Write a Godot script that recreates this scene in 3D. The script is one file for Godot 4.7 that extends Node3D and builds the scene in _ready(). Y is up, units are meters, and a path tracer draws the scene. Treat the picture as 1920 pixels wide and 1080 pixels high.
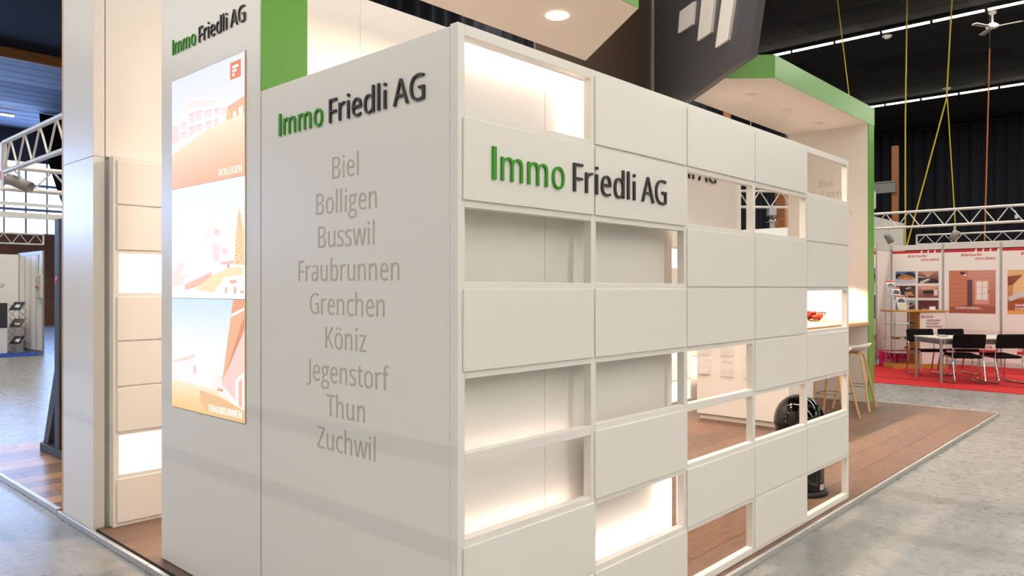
extends Node3D
# World: x runs along the cell-grid partition, -z along the low sign wall, y up; hall floor at y = 0, stand platform at y = PL.
const PL := 0.04
const WARM := Color(1.0, 0.865, 0.76)
const HALL := Color(1.0, 0.972, 0.935)
var used := {}
var M := {}
var box_cache := {}
var text_font: SystemFont
var bold_font: SystemFont
var rng := RandomNumberGenerator.new()

# ------------------------------------------------------------------ helpers: names and nodes
func numbered(n: String) -> String:
	if not used.has(n):
		used[n] = 0
		return n
	used[n] += 1
	return "%s_%03d" % [n, used[n]]

func thing(called: String, label: String, category: String, at := Vector3.ZERO, turn := 0.0, group := "") -> Node3D:
	var o := Node3D.new()
	o.name = numbered(called)
	add_child(o)
	o.position = at
	o.rotation.y = turn
	o.set_meta("label", label)
	o.set_meta("category", category)
	if group != "":
		o.set_meta("group", group)
	return o

func struct(called: String, label: String, category: String, mesh: Mesh, m: Material, at := Vector3.ZERO) -> MeshInstance3D:
	var o := MeshInstance3D.new()
	o.name = numbered(called)
	o.mesh = mesh
	o.material_override = m
	add_child(o)
	o.position = at
	o.set_meta("label", label)
	o.set_meta("category", category)
	o.set_meta("kind", "structure")
	return o

func part(parent: Node3D, called: String, mesh: Mesh, m: Material, at := Vector3.ZERO, rot := Vector3.ZERO, label := "") -> MeshInstance3D:
	var o := MeshInstance3D.new()
	o.name = called
	o.mesh = mesh
	o.material_override = m
	parent.add_child(o, true)
	o.position = at
	o.rotation = rot
	if label != "":
		o.set_meta("label", label)
	return o

func copy_of(o: Node3D, called: String, label: String, at: Vector3, turn: float) -> Node3D:
	var c: Node3D = o.duplicate()
	c.name = numbered(called)
	add_child(c)
	c.position = at
	c.rotation.y = turn
	c.set_meta("label", label)
	return c

# ------------------------------------------------------------------ helpers: shapes
func quad(st: SurfaceTool, a: Vector3, b: Vector3, c: Vector3, d: Vector3, n: Vector3, uvs := []) -> void:
	var p := [a, b, c, d]
	var u: Array = uvs if uvs.size() == 4 else [Vector2(0, 1), Vector2(1, 1), Vector2(1, 0), Vector2(0, 0)]
	if (b - a).cross(c - a).dot(n) > 0.0:
		p = [a, d, c, b]
		u = [u[0], u[3], u[2], u[1]]
	for k in [0, 1, 2, 0, 2, 3]:
		st.set_normal(n)
		st.set_uv(u[k])
		st.add_vertex(p[k])

func tri(st: SurfaceTool, a: Vector3, b: Vector3, c: Vector3, n: Vector3) -> void:
	var p := [a, b, c]
	if (b - a).cross(c - a).dot(n) > 0.0:
		p = [a, c, b]
	for k in 3:
		st.set_normal(n)
		st.set_uv(Vector2(p[k].x + p[k].z, p[k].y))
		st.add_vertex(p[k])

func uv_of(v: Vector3, n: Vector3) -> Vector2:
	var a := n.abs()
	if a.y >= a.x and a.y >= a.z:
		return Vector2(v.x, v.z)
	if a.x >= a.z:
		return Vector2(v.z, v.y)
	return Vector2(v.x, v.y)

# chamfered box centred at the origin, uv in metres
func cbox(x: float, y: float, z: float, bv := 0.002) -> ArrayMesh:
	var key := "%.4f_%.4f_%.4f_%.4f" % [x, y, z, bv]
	if box_cache.has(key):
		return box_cache[key]
	var h := Vector3(x, y, z) * 0.5
	var b: float = min(bv, min(x, min(y, z)) * 0.45)
	var st := SurfaceTool.new()
	st.begin(Mesh.PRIMITIVE_TRIANGLES)
	var ax := [Vector3.RIGHT, Vector3.UP, Vector3.BACK]
	var hs := [h.x, h.y, h.z]
	for i in 3:
		var j := (i + 1) % 3
		var k := (i + 2) % 3
		for s in [-1.0, 1.0]:
			var n: Vector3 = ax[i] * s
			var o: Vector3 = ax[i] * (hs[i] * s)
			var pj: Vector3 = ax[j] * (hs[j] - b)
			var pk: Vector3 = ax[k] * (hs[k] - b)
			var q := [o - pj - pk, o + pj - pk, o + pj + pk, o - pj + pk]
			quad(st, q[0], q[1], q[2], q[3], n, [uv_of(q[0], n), uv_of(q[1], n), uv_of(q[2], n), uv_of(q[3], n)])
		for s in [-1.0, 1.0]:
			for t in [-1.0, 1.0]:
				var n2: Vector3 = (ax[j] * s + ax[k] * t).normalized()
				var e0: Vector3 = ax[j] * (hs[j] * s) + ax[k] * ((hs[k] - b) * t)
				var e1: Vector3 = ax[j] * ((hs[j] - b) * s) + ax[k] * (hs[k] * t)
				var l: Vector3 = ax[i] * (hs[i] - b)
				quad(st, e0 - l, e0 + l, e1 + l, e1 - l, n2)
	for sx in [-1.0, 1.0]:
		for sy in [-1.0, 1.0]:
			for sz in [-1.0, 1.0]:
				var s3 := Vector3(sx, sy, sz)
				tri(st, Vector3(h.x, h.y - b, h.z - b) * s3, Vector3(h.x - b, h.y, h.z - b) * s3, Vector3(h.x - b, h.y - b, h.z) * s3, s3.normalized())
	var m := st.commit()
	box_cache[key] = m
	return m

# a box given by two corners, as a part
func bx(parent: Node3D, called: String, a: Vector3, b: Vector3, m: Material, bv := 0.002, label := "") -> MeshInstance3D:
	var s := (b - a).abs()
	return part(parent, called, cbox(s.x, s.y, s.z, bv), m, (a + b) * 0.5, Vector3.ZERO, label)

func box_into(st: SurfaceTool, a: Vector3, b: Vector3) -> void:
	var s := (b - a).abs()
	st.append_from(cbox(s.x, s.y, s.z, 0.0015), 0, Transform3D(Basis(), (a + b) * 0.5))

# outline in x-y (or x-z when flat) extruded along z (or y)
func prism(poly: PackedVector2Array, depth: float, flat := false) -> ArrayMesh:
	var st := SurfaceTool.new()
	st.begin(Mesh.PRIMITIVE_TRIANGLES)
	var idx := Geometry2D.triangulate_polygon(poly)
	var put := func(p: Vector2, t: float) -> Vector3: return Vector3(p.x, t, p.y) if flat else Vector3(p.x, p.y, t)
	var nz := Vector3.UP if flat else Vector3.BACK
	for s in [0, 1]:
		for k in range(0, idx.size(), 3):
			tri(st, put.call(poly[idx[k]], depth * s), put.call(poly[idx[k + 1]], depth * s), put.call(poly[idx[k + 2]], depth * s), nz * (2.0 * s - 1.0))
	var area := 0.0
	for k in poly.size():
		area += poly[k].cross(poly[(k + 1) % poly.size()])
	for k in poly.size():
		var a := poly[k]
		var b := poly[(k + 1) % poly.size()]
		var e := (b - a).normalized() * signf(area)
		var n2 := Vector2(e.y, -e.x)
		quad(st, put.call(a, 0.0), put.call(b, 0.0), put.call(b, depth), put.call(a, depth), put.call(n2, 0.0))
	return st.commit()

func lathe(profile: Array, segs := 24) -> ArrayMesh:
	var st := SurfaceTool.new()
	st.begin(Mesh.PRIMITIVE_TRIANGLES)
	st.set_smooth_group(0)
	for k in profile.size() - 1:
		var p: Vector2 = profile[k]
		var q: Vector2 = profile[k + 1]
		for i in segs:
			var a := TAU * i / segs
			var b := TAU * (i + 1) / segs
			var v := [Vector3(p.x * cos(a), p.y, p.x * sin(a)), Vector3(p.x * cos(b), p.y, p.x * sin(b)), Vector3(q.x * cos(b), q.y, q.x * sin(b)), Vector3(q.x * cos(a), q.y, q.x * sin(a))]
			for t in [[0, 1, 2], [0, 2, 3]]:
				if v[t[0]].is_equal_approx(v[t[1]]) or v[t[1]].is_equal_approx(v[t[2]]) or v[t[0]].is_equal_approx(v[t[2]]):
					continue
				for j in t:
					st.set_uv(Vector2(float(i) / segs, v[j].y))
					st.add_vertex(v[j])
	st.index()
	st.generate_normals()
	return st.commit()

# round bar along a polyline
func tube(pts: Array, r: float, segs := 8) -> ArrayMesh:
	var st := SurfaceTool.new()
	st.begin(Mesh.PRIMITIVE_TRIANGLES)
	var rings := []
	var up := Vector3.UP
	var t0: Vector3 = (pts[1] - pts[0]).normalized()
	if absf(t0.dot(up)) > 0.9:
		up = Vector3.RIGHT
	var side := t0.cross(up).normalized()
	for k in pts.size():
		var a: Vector3 = pts[max(k - 1, 0)]
		var b: Vector3 = pts[min(k + 1, pts.size() - 1)]
		var t := (b - a).normalized()
		side = (side - t * side.dot(t)).normalized()
		var other := t.cross(side).normalized()
		var ring := []
		for i in segs:
			var an := TAU * i / segs
			ring.append([pts[k] + (side * cos(an) + other * sin(an)) * r, side * cos(an) + other * sin(an)])
		rings.append(ring)
	for k in rings.size() - 1:
		for i in segs:
			var j := (i + 1) % segs
			var v := [rings[k][i], rings[k][j], rings[k + 1][j], rings[k + 1][i]]
			var order := [0, 1, 2, 0, 2, 3]
			if (v[1][0] - v[0][0]).cross(v[2][0] - v[0][0]).dot(v[0][1]) > 0.0:
				order = [0, 2, 1, 0, 3, 2]
			for q in order:
				st.set_normal(v[q][1])
				st.set_uv(Vector2(0, 0))
				st.add_vertex(v[q][0])
	for e in [0, rings.size() - 1]:
		var nn: Vector3 = (pts[0] - pts[1]).normalized() if e == 0 else (pts[-1] - pts[-2]).normalized()
		for i in range(1, segs - 1):
			tri(st, rings[e][0][0], rings[e][i][0], rings[e][i + 1][0], nn)
	return st.commit()

# rounds the corners of a polyline
func rounded(pts: Array, r: float, n := 5) -> Array:
	var out := [pts[0]]
	for k in range(1, pts.size() - 1):
		var p: Vector3 = pts[k]
		var a: Vector3 = p + (pts[k - 1] - p).normalized() * min(r, p.distance_to(pts[k - 1]) * 0.45)
		var b: Vector3 = p + (pts[k + 1] - p).normalized() * min(r, p.distance_to(pts[k + 1]) * 0.45)
		for i in n + 1:
			var t := float(i) / n
			out.append(a.lerp(p, t).lerp(p.lerp(b, t), t))
	out.append(pts[-1])
	return out

# lettering: width and cap height in metres, lower left corner of the first letter at the origin, facing +z
func letters(txt: String, width: float, cap: float, depth: float, bold := false, slant := 0.0) -> ArrayMesh:
	var t := TextMesh.new()
	t.font = bold_font if bold else text_font
	t.font_size = 64
	t.pixel_size = 0.01
	t.depth = 0.1
	t.curve_step = 1.5
	t.text = "H"
	var ref := t.get_aabb()
	t.text = txt
	var bb := t.get_aabb()
	var arr := t.get_mesh_arrays()
	var v: PackedVector3Array = arr[Mesh.ARRAY_VERTEX]
	var sx: float = width / bb.size.x if width > 0.0 else -width / ref.size.y
	var sy := cap / ref.size.y
	if not bold:   # slimmer strokes: draw every outline point in along its side normals
		var nn: PackedVector3Array = arr[Mesh.ARRAY_NORMAL]
		var sums := {}
		for k in v.size():
			if absf(nn[k].z) < 0.5:
				var key := Vector2i(roundi(v[k].x * 20000.0), roundi(v[k].y * 20000.0))
				sums[key] = sums.get(key, Vector3.ZERO) + nn[k]
		for k in v.size():
			var key := Vector2i(roundi(v[k].x * 20000.0), roundi(v[k].y * 20000.0))
			if sums.has(key):
				v[k] -= (sums[key] as Vector3).normalized() * ref.size.y * 0.013
	for k in v.size():
		var y := (v[k].y - ref.position.y) * sy
		v[k] = Vector3((v[k].x - bb.position.x) * sx + slant * y, y, (v[k].z + 0.05) / 0.1 * depth)
	arr[Mesh.ARRAY_VERTEX] = v
	var m := ArrayMesh.new()
	m.add_surface_from_arrays(Mesh.PRIMITIVE_TRIANGLES, arr)
	return m

func raw_width(txt: String) -> float:
	var t := TextMesh.new()
	t.font = text_font
	t.font_size = 64
	t.pixel_size = 0.01
	t.text = txt
	return t.get_aabb().size.x

# ------------------------------------------------------------------ helpers: materials and pictures
func mat(c: Color, rough := 0.5, metal := 0.0, spec := 0.5) -> StandardMaterial3D:
	var m := StandardMaterial3D.new()
	m.albedo_color = c
	m.roughness = rough
	m.metallic = metal
	m.metallic_specular = spec
	return m

func rgb(r: int, g: int, b: int) -> Color:
	return Color(r / 255.0, g / 255.0, b / 255.0)

func glow(c: Color, e: float) -> StandardMaterial3D:
	var m := mat(Color(0.8, 0.8, 0.8), 0.6)
	m.emission_enabled = true
	m.emission = c
	m.emission_energy_multiplier = e
	return m

func grain_image(w: int, h: int, a: Color, b: Color, seed_no: int, stretch := 14.0, freq := 0.05) -> Image:
	var im := Image.create(w, h, false, Image.FORMAT_RGB8)
	var n := FastNoiseLite.new()
	n.seed = seed_no
	n.noise_type = FastNoiseLite.TYPE_SIMPLEX_SMOOTH
	n.fractal_octaves = 3
	n.frequency = freq
	var n2 := FastNoiseLite.new()
	n2.seed = seed_no + 7
	n2.frequency = 0.006
	var n3 := FastNoiseLite.new()
	n3.seed = seed_no + 13
	n3.frequency = 0.4
	for y in h:
		for x in w:
			var bend := n2.get_noise_2d(x, y * 3.0) * 26.0
			var t := 0.5 + 0.55 * n.get_noise_2d(x / stretch, y + bend) + 0.12 * n3.get_noise_2d(x / (stretch * 2.0), y)
			im.set_pixel(x, y, a.lerp(b, clampf(t, 0.0, 1.0)))
	return im

func wood(a: Color, b: Color, seed_no: int, rough: float, scale := Vector3(1, 1, 1), offset := Vector3.ZERO, im: Image = null) -> StandardMaterial3D:
	var m := mat(Color.WHITE, rough)
	m.albedo_texture = ImageTexture.create_from_image(im if im else grain_image(512, 128, a, b, seed_no))
	m.uv1_scale = scale
	m.uv1_offset = offset
	return m

func mottled(dark: Color, light: Color, freq: float, seed_no: int, rough: float, scale: float, size := 512) -> StandardMaterial3D:
	var m := mat(Color.WHITE, rough)
	var n := FastNoiseLite.new()
	n.seed = seed_no
	n.frequency = freq
	n.fractal_octaves = 6
	n.fractal_gain = 0.6
	var t := NoiseTexture2D.new()
	t.width = size
	t.height = size
	t.seamless = true
	t.noise = n
	var g := Gradient.new()
	g.set_color(0, dark)
	g.set_color(1, light)
	g.set_offset(0, 0.2)
	g.set_offset(1, 0.8)
	t.color_ramp = g
	m.albedo_texture = t
	m.uv1_triplanar = true
	m.uv1_world_triplanar = true
	m.uv1_scale = Vector3.ONE * scale
	return m

func canvas(w: int, h: int, top: Color, bottom: Color) -> Image:
	var im := Image.create(w, h, false, Image.FORMAT_RGB8)
	for y in h:
		im.fill_rect(Rect2i(0, y, w, 1), top.lerp(bottom, float(y) / h))
	return im

func ink(im: Image, pts: Array, c: Color) -> void:   # polygon in 0..1 coordinates
	var w := im.get_width()
	var h := im.get_height()
	for y in h:
		var fy := (y + 0.5) / h
		var xs := []
		for k in pts.size():
			var a: Vector2 = pts[k]
			var b: Vector2 = pts[(k + 1) % pts.size()]
			if (a.y <= fy) != (b.y <= fy):
				xs.append(a.x + (b.x - a.x) * (fy - a.y) / (b.y - a.y))
		xs.sort()
		for k in range(0, xs.size() - 1, 2):
			var x0 := int(round(xs[k] * w))
			var x1 := int(round(xs[k + 1] * w))
			if x1 > x0:
				im.fill_rect(Rect2i(x0, y, x1 - x0, 1), c)

func ink_fade(im: Image, pts: Array, top: Color, bottom: Color) -> void:   # printed colour run from top to bottom of the outline
	var lo := 1.0
	var hi := 0.0
	for p in pts:
		lo = minf(lo, p.y)
		hi = maxf(hi, p.y)
	var n := 24
	for k in n:
		var a := lerpf(lo, hi, float(k) / n)
		var b := lerpf(lo, hi, (k + 1.0) / n)
		var band := PackedVector2Array([V(-1, a), V(2, a), V(2, b), V(-1, b)])
		for q in Geometry2D.intersect_polygons(PackedVector2Array(pts), band):
			ink(im, Array(q), top.lerp(bottom, (k + 0.5) / n))

func V(x: float, y: float) -> Vector2:
	return Vector2(x, y)

func ink_rect(im: Image, x0: float, y0: float, x1: float, y1: float, c: Color) -> void:
	ink(im, [V(x0, y0), V(x1, y0), V(x1, y1), V(x0, y1)], c)

func speckle(im: Image, x0: float, y0: float, x1: float, y1: float, amount: float, seed_no: int, only_dark := 2.0) -> void:
	var r := RandomNumberGenerator.new()
	r.seed = seed_no
	for y in range(int(y0 * im.get_height()), int(y1 * im.get_height())):
		for x in range(int(x0 * im.get_width()), int(x1 * im.get_width())):
			var c := im.get_pixel(x, y)
			if c.b < only_dark:
				var k := 1.0 + r.randf_range(-amount, amount)
				im.set_pixel(x, y, Color(minf(c.r * k, 1), minf(c.g * k, 1), minf(c.b * k, 1)))

func wash(im: Image, k: float) -> void:   # overexposed print
	for y in im.get_height():
		for x in im.get_width():
			im.set_pixel(x, y, im.get_pixel(x, y).lerp(Color(1, 0.99, 0.975), k))

func ink_logo(a: Image) -> void:
	ink_rect(a, 0.825, 0.05, 0.957, 0.19, rgb(226, 126, 78))
	for q in [[0.852, 0.082, 0.925, 0.104], [0.852, 0.114, 0.905, 0.136], [0.852, 0.146, 0.88, 0.166]]:
		ink_rect(a, q[0], q[1], q[2], q[3], rgb(255, 252, 250))

func print_mat(im: Image, lit := 0.0) -> StandardMaterial3D:
	var m := mat(Color.WHITE, 0.45)
	var t := ImageTexture.create_from_image(im)
	m.texture_repeat = false
	if lit > 0.0:
		m.albedo_color = Color(0.05, 0.05, 0.05)
		m.emission_enabled = true
		m.emission = Color.WHITE
		m.emission_operator = BaseMaterial3D.EMISSION_OP_MULTIPLY
		m.emission_texture = t
		m.emission_energy_multiplier = lit
	else:
		m.albedo_texture = t
	return m

# thin sheet facing +z with the picture on its front, lower left corner at the origin
func sheet(w: float, h: float, d := 0.004) -> ArrayMesh:
	var st := SurfaceTool.new()
	st.begin(Mesh.PRIMITIVE_TRIANGLES)
	var a := Vector3(0, 0, d)
	quad(st, a, Vector3(w, 0, d), Vector3(w, h, d), Vector3(0, h, d), Vector3.BACK, [V(0.001, 0.999), V(0.999, 0.999), V(0.999, 0.001), V(0.001, 0.001)])
	var e := [V(0.001, 0.999), V(0.001, 0.99), V(0.002, 0.99), V(0.002, 0.999)]
	quad(st, Vector3(0, 0, 0), Vector3(w, 0, 0), Vector3(w, h, 0), Vector3(0, h, 0), Vector3.FORWARD, e)
	quad(st, Vector3(0, 0, 0), Vector3(0, 0, d), Vector3(0, h, d), Vector3(0, h, 0), Vector3.LEFT, e)
	quad(st, Vector3(w, 0, 0), Vector3(w, 0, d), Vector3(w, h, d), Vector3(w, h, 0), Vector3.RIGHT, e)
	quad(st, Vector3(0, 0, 0), Vector3(0, 0, d), Vector3(w, 0, d), Vector3(w, 0, 0), Vector3.DOWN, e)
	quad(st, Vector3(0, h, 0), Vector3(0, h, d), Vector3(w, h, d), Vector3(w, h, 0), Vector3.UP, e)
	return st.commit()

func area(called: String, at: Vector3, rot: Vector3, size: Vector2, c: Color, e: float) -> void:
	var l := AreaLight3D.new()
	l.name = numbered(called)
	l.area_size = size
	l.light_color = c
	l.light_energy = e
	l.area_range = 90.0
	l.area_attenuation = 2.0
	l.shadow_enabled = true
	add_child(l)
	l.position = at
	l.rotation = rot

# ------------------------------------------------------------------ the scene
func _ready() -> void:
	rng.seed = 11
	# camera: level, two-point perspective
	var cam := Camera3D.new()
	cam.name = "camera"
	cam.fov = 41.69
	cam.near = 0.05
	cam.far = 200.0
	add_child(cam)
	cam.position = Vector3(-1.851, 1.604, 1.962)
	cam.look_at(cam.position + Vector3(0.73659, 0.0, -0.67634), Vector3.UP)
	cam.current = true
	# sky seen through the hall windows
	var we := WorldEnvironment.new()
	we.name = "world"
	var env := Environment.new()
	env.background_mode = Environment.BG_SKY
	var sm := ProceduralSkyMaterial.new()
	sm.sky_top_color = Color(0.62, 0.74, 0.95)
	sm.sky_horizon_color = Color(0.86, 0.91, 1.0)
	sm.ground_bottom_color = Color(0.45, 0.46, 0.48)
	sm.ground_horizon_color = Color(0.8, 0.84, 0.9)
	sm.energy_multiplier = 7.0
	env.sky = Sky.new()
	env.sky.sky_material = sm
	env.tonemap_mode = Environment.TONE_MAPPER_LINEAR
	env.tonemap_exposure = 1.0
	env.sdfgi_enabled = true
	env.ssao_enabled = true
	env.ssil_enabled = true
	we.environment = env
	add_child(we)
	# large lights: rows of tubes under the hall ceiling, daylight from the window band
	for x in [-6.9, 1.8, 10.45, 19.15, 27.55]:
		area("tube_row", Vector3(x, 8.19, 2.0), Vector3(-PI / 2, 0, 0), Vector2(0.1, 44.0), HALL, 245.0 if x < 0.0 else 190.0)
	area("daylight", Vector3(-1.0, 5.5, -34.7), Vector3(0, PI, 0), Vector2(26.0, 3.0), Color(0.55, 0.72, 1.0), 270.0)

	text_font = SystemFont.new()
	text_font.font_names = PackedStringArray(["Droid Sans"])
	bold_font = SystemFont.new()
	bold_font.font_names = PackedStringArray(["Droid Sans"])
	bold_font.font_weight = 700
	materials()
	hall()
	stand_platform()
	stand_walls()
	stand_roof()
	front_partition()
	rear_partition()
	signs()
	light_box()
	bar_area()
	neighbour_left()
	neighbour_right()
	overhead()

func materials() -> void:
	M.white = mat(rgb(232, 228, 221), 0.32)
	M.white2 = mat(rgb(234, 230, 223), 0.38)
	M.green = mat(rgb(98, 160, 58), 0.3)
	M.letter_green = mat(rgb(52, 150, 10), 0.4)
	M.letter_black = mat(rgb(38, 36, 37), 0.4)
	M.vinyl = mat(rgb(192, 180, 167), 0.5)
	M.charcoal = mat(rgb(78, 78, 82), 0.33)
	M.fascia = mat(rgb(96, 78, 66), 0.45)  # charcoal board browned: warm interior light is put into this colour
	M.alu = mat(rgb(190, 190, 188), 0.35, 0.85)
	M.trim = mat(rgb(200, 198, 192), 0.38, 0.6)
	M.truss = mat(rgb(214, 211, 206), 0.4, 0.25)
	M.chrome = mat(rgb(205, 203, 200), 0.12, 1.0)
	M.black = mat(rgb(20, 20, 21), 0.6)
	M.black_gloss = mat(rgb(9, 9, 10), 0.06)
	M.black_cloth = mat(rgb(24, 23, 25), 0.9, 0.0, 0.2)
	M.curtain = mat(rgb(26, 27, 34), 0.85, 0.0, 0.3)
	M.ceil_dark = mat(rgb(36, 35, 37), 0.8, 0.0, 0.3)
	M.ceil_black = mat(rgb(28, 27, 29), 0.85, 0.0, 0.3)
	M.lamp_white = glow(rgb(255, 246, 228), 13.0)
	M.down = glow(rgb(255, 232, 208), 9.0)
	M.led = glow(rgb(255, 233, 220), 1.2)
	M.acrylic = glow(rgb(255, 240, 226), 1.5)
	M.glass = mat(Color(0.9, 0.95, 1.0, 0.08), 0.05)
	M.glass.transparency = BaseMaterial3D.TRANSPARENCY_ALPHA
	M.plexi = mat(Color(1, 1, 1, 0.12), 0.08)
	M.plexi.transparency = BaseMaterial3D.TRANSPARENCY_ALPHA
	M.shelf_glass = mat(Color(0.62, 0.72, 0.70, 0.45), 0.1)
	M.shelf_glass.transparency = BaseMaterial3D.TRANSPARENCY_ALPHA
	M.concrete = mottled(rgb(134, 135, 132), rgb(148, 149, 145), 0.008, 5, 0.36, 0.3, 1024)
	var dn := FastNoiseLite.new()
	dn.seed = 21
	dn.frequency = 0.045
	dn.fractal_octaves = 4
	var dt := NoiseTexture2D.new()
	dt.width = 512
	dt.height = 512
	dt.seamless = true
	dt.noise = dn
	var dg := Gradient.new()
	dg.set_color(0, Color(0.8, 0.8, 0.8))
	dg.set_color(1, Color(1, 1, 1))
	dt.color_ramp = dg
	M.concrete.roughness_texture = dt
	M.concrete.roughness = 0.31
	M.red_carpet = mottled(rgb(184, 18, 22), rgb(208, 28, 30), 0.08, 3, 0.95, 1.3)
	M.blue_carpet = mottled(rgb(20, 62, 150), rgb(30, 82, 178), 0.08, 4, 0.95, 1.3)
	var oak := grain_image(768, 160, rgb(137, 108, 88), rgb(103, 81, 67), 31, 10.0, 0.045)
	M.planks = []
	for k in 4:
		M.planks.append(wood(Color.WHITE, Color.WHITE, 0, 0.46, Vector3(0.72, 4.0, 1), Vector3(0.23 * k, 0.31 * k, 0), oak))
		M.planks[k].metallic_specular = 0.38
		M.planks[k].albedo_color = [Color(1, 1, 1), Color(0.93, 0.93, 0.94), Color(1.0, 0.97, 0.95), Color(0.88, 0.89, 0.9)][k]
	var parquet := grain_image(512, 128, rgb(206, 164, 110), rgb(150, 108, 66), 44, 9.0, 0.05)
	M.parquet = []
	for k in 4:
		M.parquet.append(wood(Color.WHITE, Color.WHITE, 0, 0.3, Vector3(0.9, 4.0, 1), Vector3(0.27 * k, 0.4 * k, 0), parquet))
		M.parquet[k].albedo_color = [Color(1, 1, 1), Color(0.8, 0.78, 0.76), Color(0.92, 0.9, 0.86), Color(0.68, 0.66, 0.64)][k]
	M.beech = wood(rgb(222, 180, 132), rgb(204, 158, 110), 52, 0.4, Vector3(0.8, 3.0, 1))
	M.leg_wood = wood(rgb(226, 186, 132), rgb(206, 162, 108), 55, 0.45, Vector3(2.0, 6.0, 1))
	M.counter_wood = wood(rgb(206, 150, 66), rgb(186, 128, 50), 57, 0.45, Vector3(1, 4, 1))
	M.timber = wood(rgb(168, 108, 58), rgb(128, 78, 40), 59, 0.6, Vector3(0.5, 2.0, 1))
	M.panel_wood = wood(rgb(150, 98, 70), rgb(122, 76, 54), 61, 0.6, Vector3(0.3, 1.0, 1))
	M.plank_grey = mat(rgb(112, 113, 126), 0.7)  # blue-grey tone has the bluish window light mixed into the board colour
	M.plank_dark = mat(rgb(70, 71, 82), 0.75)

func hall() -> void:
	struct("floor", "polished grey concrete floor of the exhibition hall", "floor", cbox(50.2, 0.2, 60.2, 0.0), M.concrete, Vector3(9.0, -0.1, -5.5))
	var ceil := struct("ceiling", "black panelled ceiling high above the exhibition hall", "ceiling", cbox(50.2, 0.2, 60.2, 0.0), M.ceil_black, Vector3(9.0, 8.5, -5.5))
	# black ceiling boards above the right-hand booths, joints left open between them
	var cm := cbox(1.19, 0.03, 2.39, 0.004)
	for i in 17:
		for j in 9:
			part(ceil, "ceiling_panel", cm, M.ceil_dark if (i * 3 + j) % 4 else M.ceil_black, Vector3(14.2 + 1.2 * i - 9.0, -0.115, -13.0 + 2.4 * j + (1.2 if i % 2 else 0.0) + 5.5))
	# grey boards near the windows
	for k in 16:
		part(ceil, "ceiling_board", cbox(30.0, 0.04, 0.72, 0.01), M.plank_grey if k < 5 or k > 8 else M.plank_dark, Vector3(-7.0, -0.16, -23.45 - 0.745 * k + 5.5))
	part(ceil, "bulkhead_edge", cbox(30.0, 0.3, 0.16, 0.01), M.timber, Vector3(-7.0, -0.25, -23.0 + 5.5))
	# walls of the hall
	var gw := mat(rgb(196, 193, 188), 0.8)
	struct("wall_left", "grey side wall of the exhibition hall", "wall", cbox(0.3, 8.6, 60.0, 0.0), mat(rgb(120, 118, 114), 0.8), Vector3(-16.0, 4.3, -5.5))
	struct("wall_right", "dark far side wall of the exhibition hall behind the black drapes", "wall", cbox(0.3, 8.6, 60.0, 0.0), M.ceil_black, Vector3(34.0, 4.3, -5.5))
	struct("wall_front", "grey end wall of the exhibition hall", "wall", cbox(50.0, 8.6, 0.3, 0.0), gw, Vector3(9.0, 4.3, 24.5))
	var wb := struct("wall_back", "brown wood clad end wall below and above the window band", "wall", cbox(50.0, 3.9, 0.3, 0.0), M.panel_wood, Vector3(9.0, 1.95, -35.2))
	part(wb, "upper_wall", cbox(50.0, 1.6, 0.3, 0.0), M.plank_dark, Vector3(0, 5.85, 0))
	part(wb, "pier", cbox(3.2, 3.15, 0.3, 0.0), M.panel_wood, Vector3(-23.4, 3.5, 0))
	part(wb, "pier", cbox(19.8, 3.15, 0.3, 0.0), M.panel_wood, Vector3(15.1, 3.5, 0))
	# windows: bays of 3.2 m
	var wf := mat(rgb(176, 182, 200), 0.5)
	for n in 9:
		var x0 := -14.5 + 3.2 * n
		var w := Node3D.new()
		w.name = "window_%d" % (n + 1)
		add_child(w)
		w.position = Vector3(x0, 3.9, -35.2)
		w.set_meta("kind", "structure")
		w.set_meta("label", "tall gridded daylight window of the hall, bay %s from the grey side wall" % ["first", "second", "third", "fourth", "fifth", "sixth", "seventh", "eighth", "ninth"][n])
		w.set_meta("category", "window")
		for y in [0.0, 1.05, 2.1, 3.15]:
			bx(w, "transom", Vector3(0, y - 0.05, -0.1), Vector3(3.2, y + 0.05, 0.1), wf)
		for k in 5:
			bx(w, "mullion", Vector3(0.8 * k - 0.03, 0, -0.05), Vector3(0.8 * k + 0.03, 3.15, 0.05), wf)
		for r in 3:
			for k in 4:
				bx(w, "pane", Vector3(0.8 * k + 0.04, 1.05 * r + 0.05, -0.01), Vector3(0.8 * k + 0.76, 1.05 * r + 1.0, 0.0), M.glass)
	# black drapes hung behind the stand and along the far side
	drape("black floor-length drape hung behind the stand, folded", Vector3(6.0, 0, -10.0), Vector3(33.0, 0, -10.0), 8.3)
	drape("black floor-length drape hung along the far side of the hall behind the poster booth", Vector3(33.2, 0, -9.7), Vector3(33.2, 0, 12.0), 8.3)
	# black drape gathered to one side of the window
	var d := thing("gathered_drape", "black drape gathered aside in front of the daylight window", "drape", Vector3(8.2, 0, -31.0))
	var st := SurfaceTool.new()
	st.begin(Mesh.PRIMITIVE_TRIANGLES)
	st.set_smooth_group(0)
	var g := []
	for j in 13:
		var f := j / 12.0
		var y := lerpf(8.3, 3.4, f)
		var left := -0.95 + 1.35 * pow(f, 1.5)
		var row := []
		for i in 41:
			var x := lerpf(left, 3.0, i / 40.0)
			row.append(Vector3(x, y, 0.06 * sin(i * 1.6)))
		g.append(row)
	for j in 12:
		for i in 40:
			for v in [g[j][i], g[j][i + 1], g[j + 1][i + 1], g[j][i], g[j + 1][i + 1], g[j + 1][i]]:
				st.add_vertex(v)
	st.index()
	st.generate_normals()
	part(d, "cloth", st.commit(), M.black_cloth)

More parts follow.
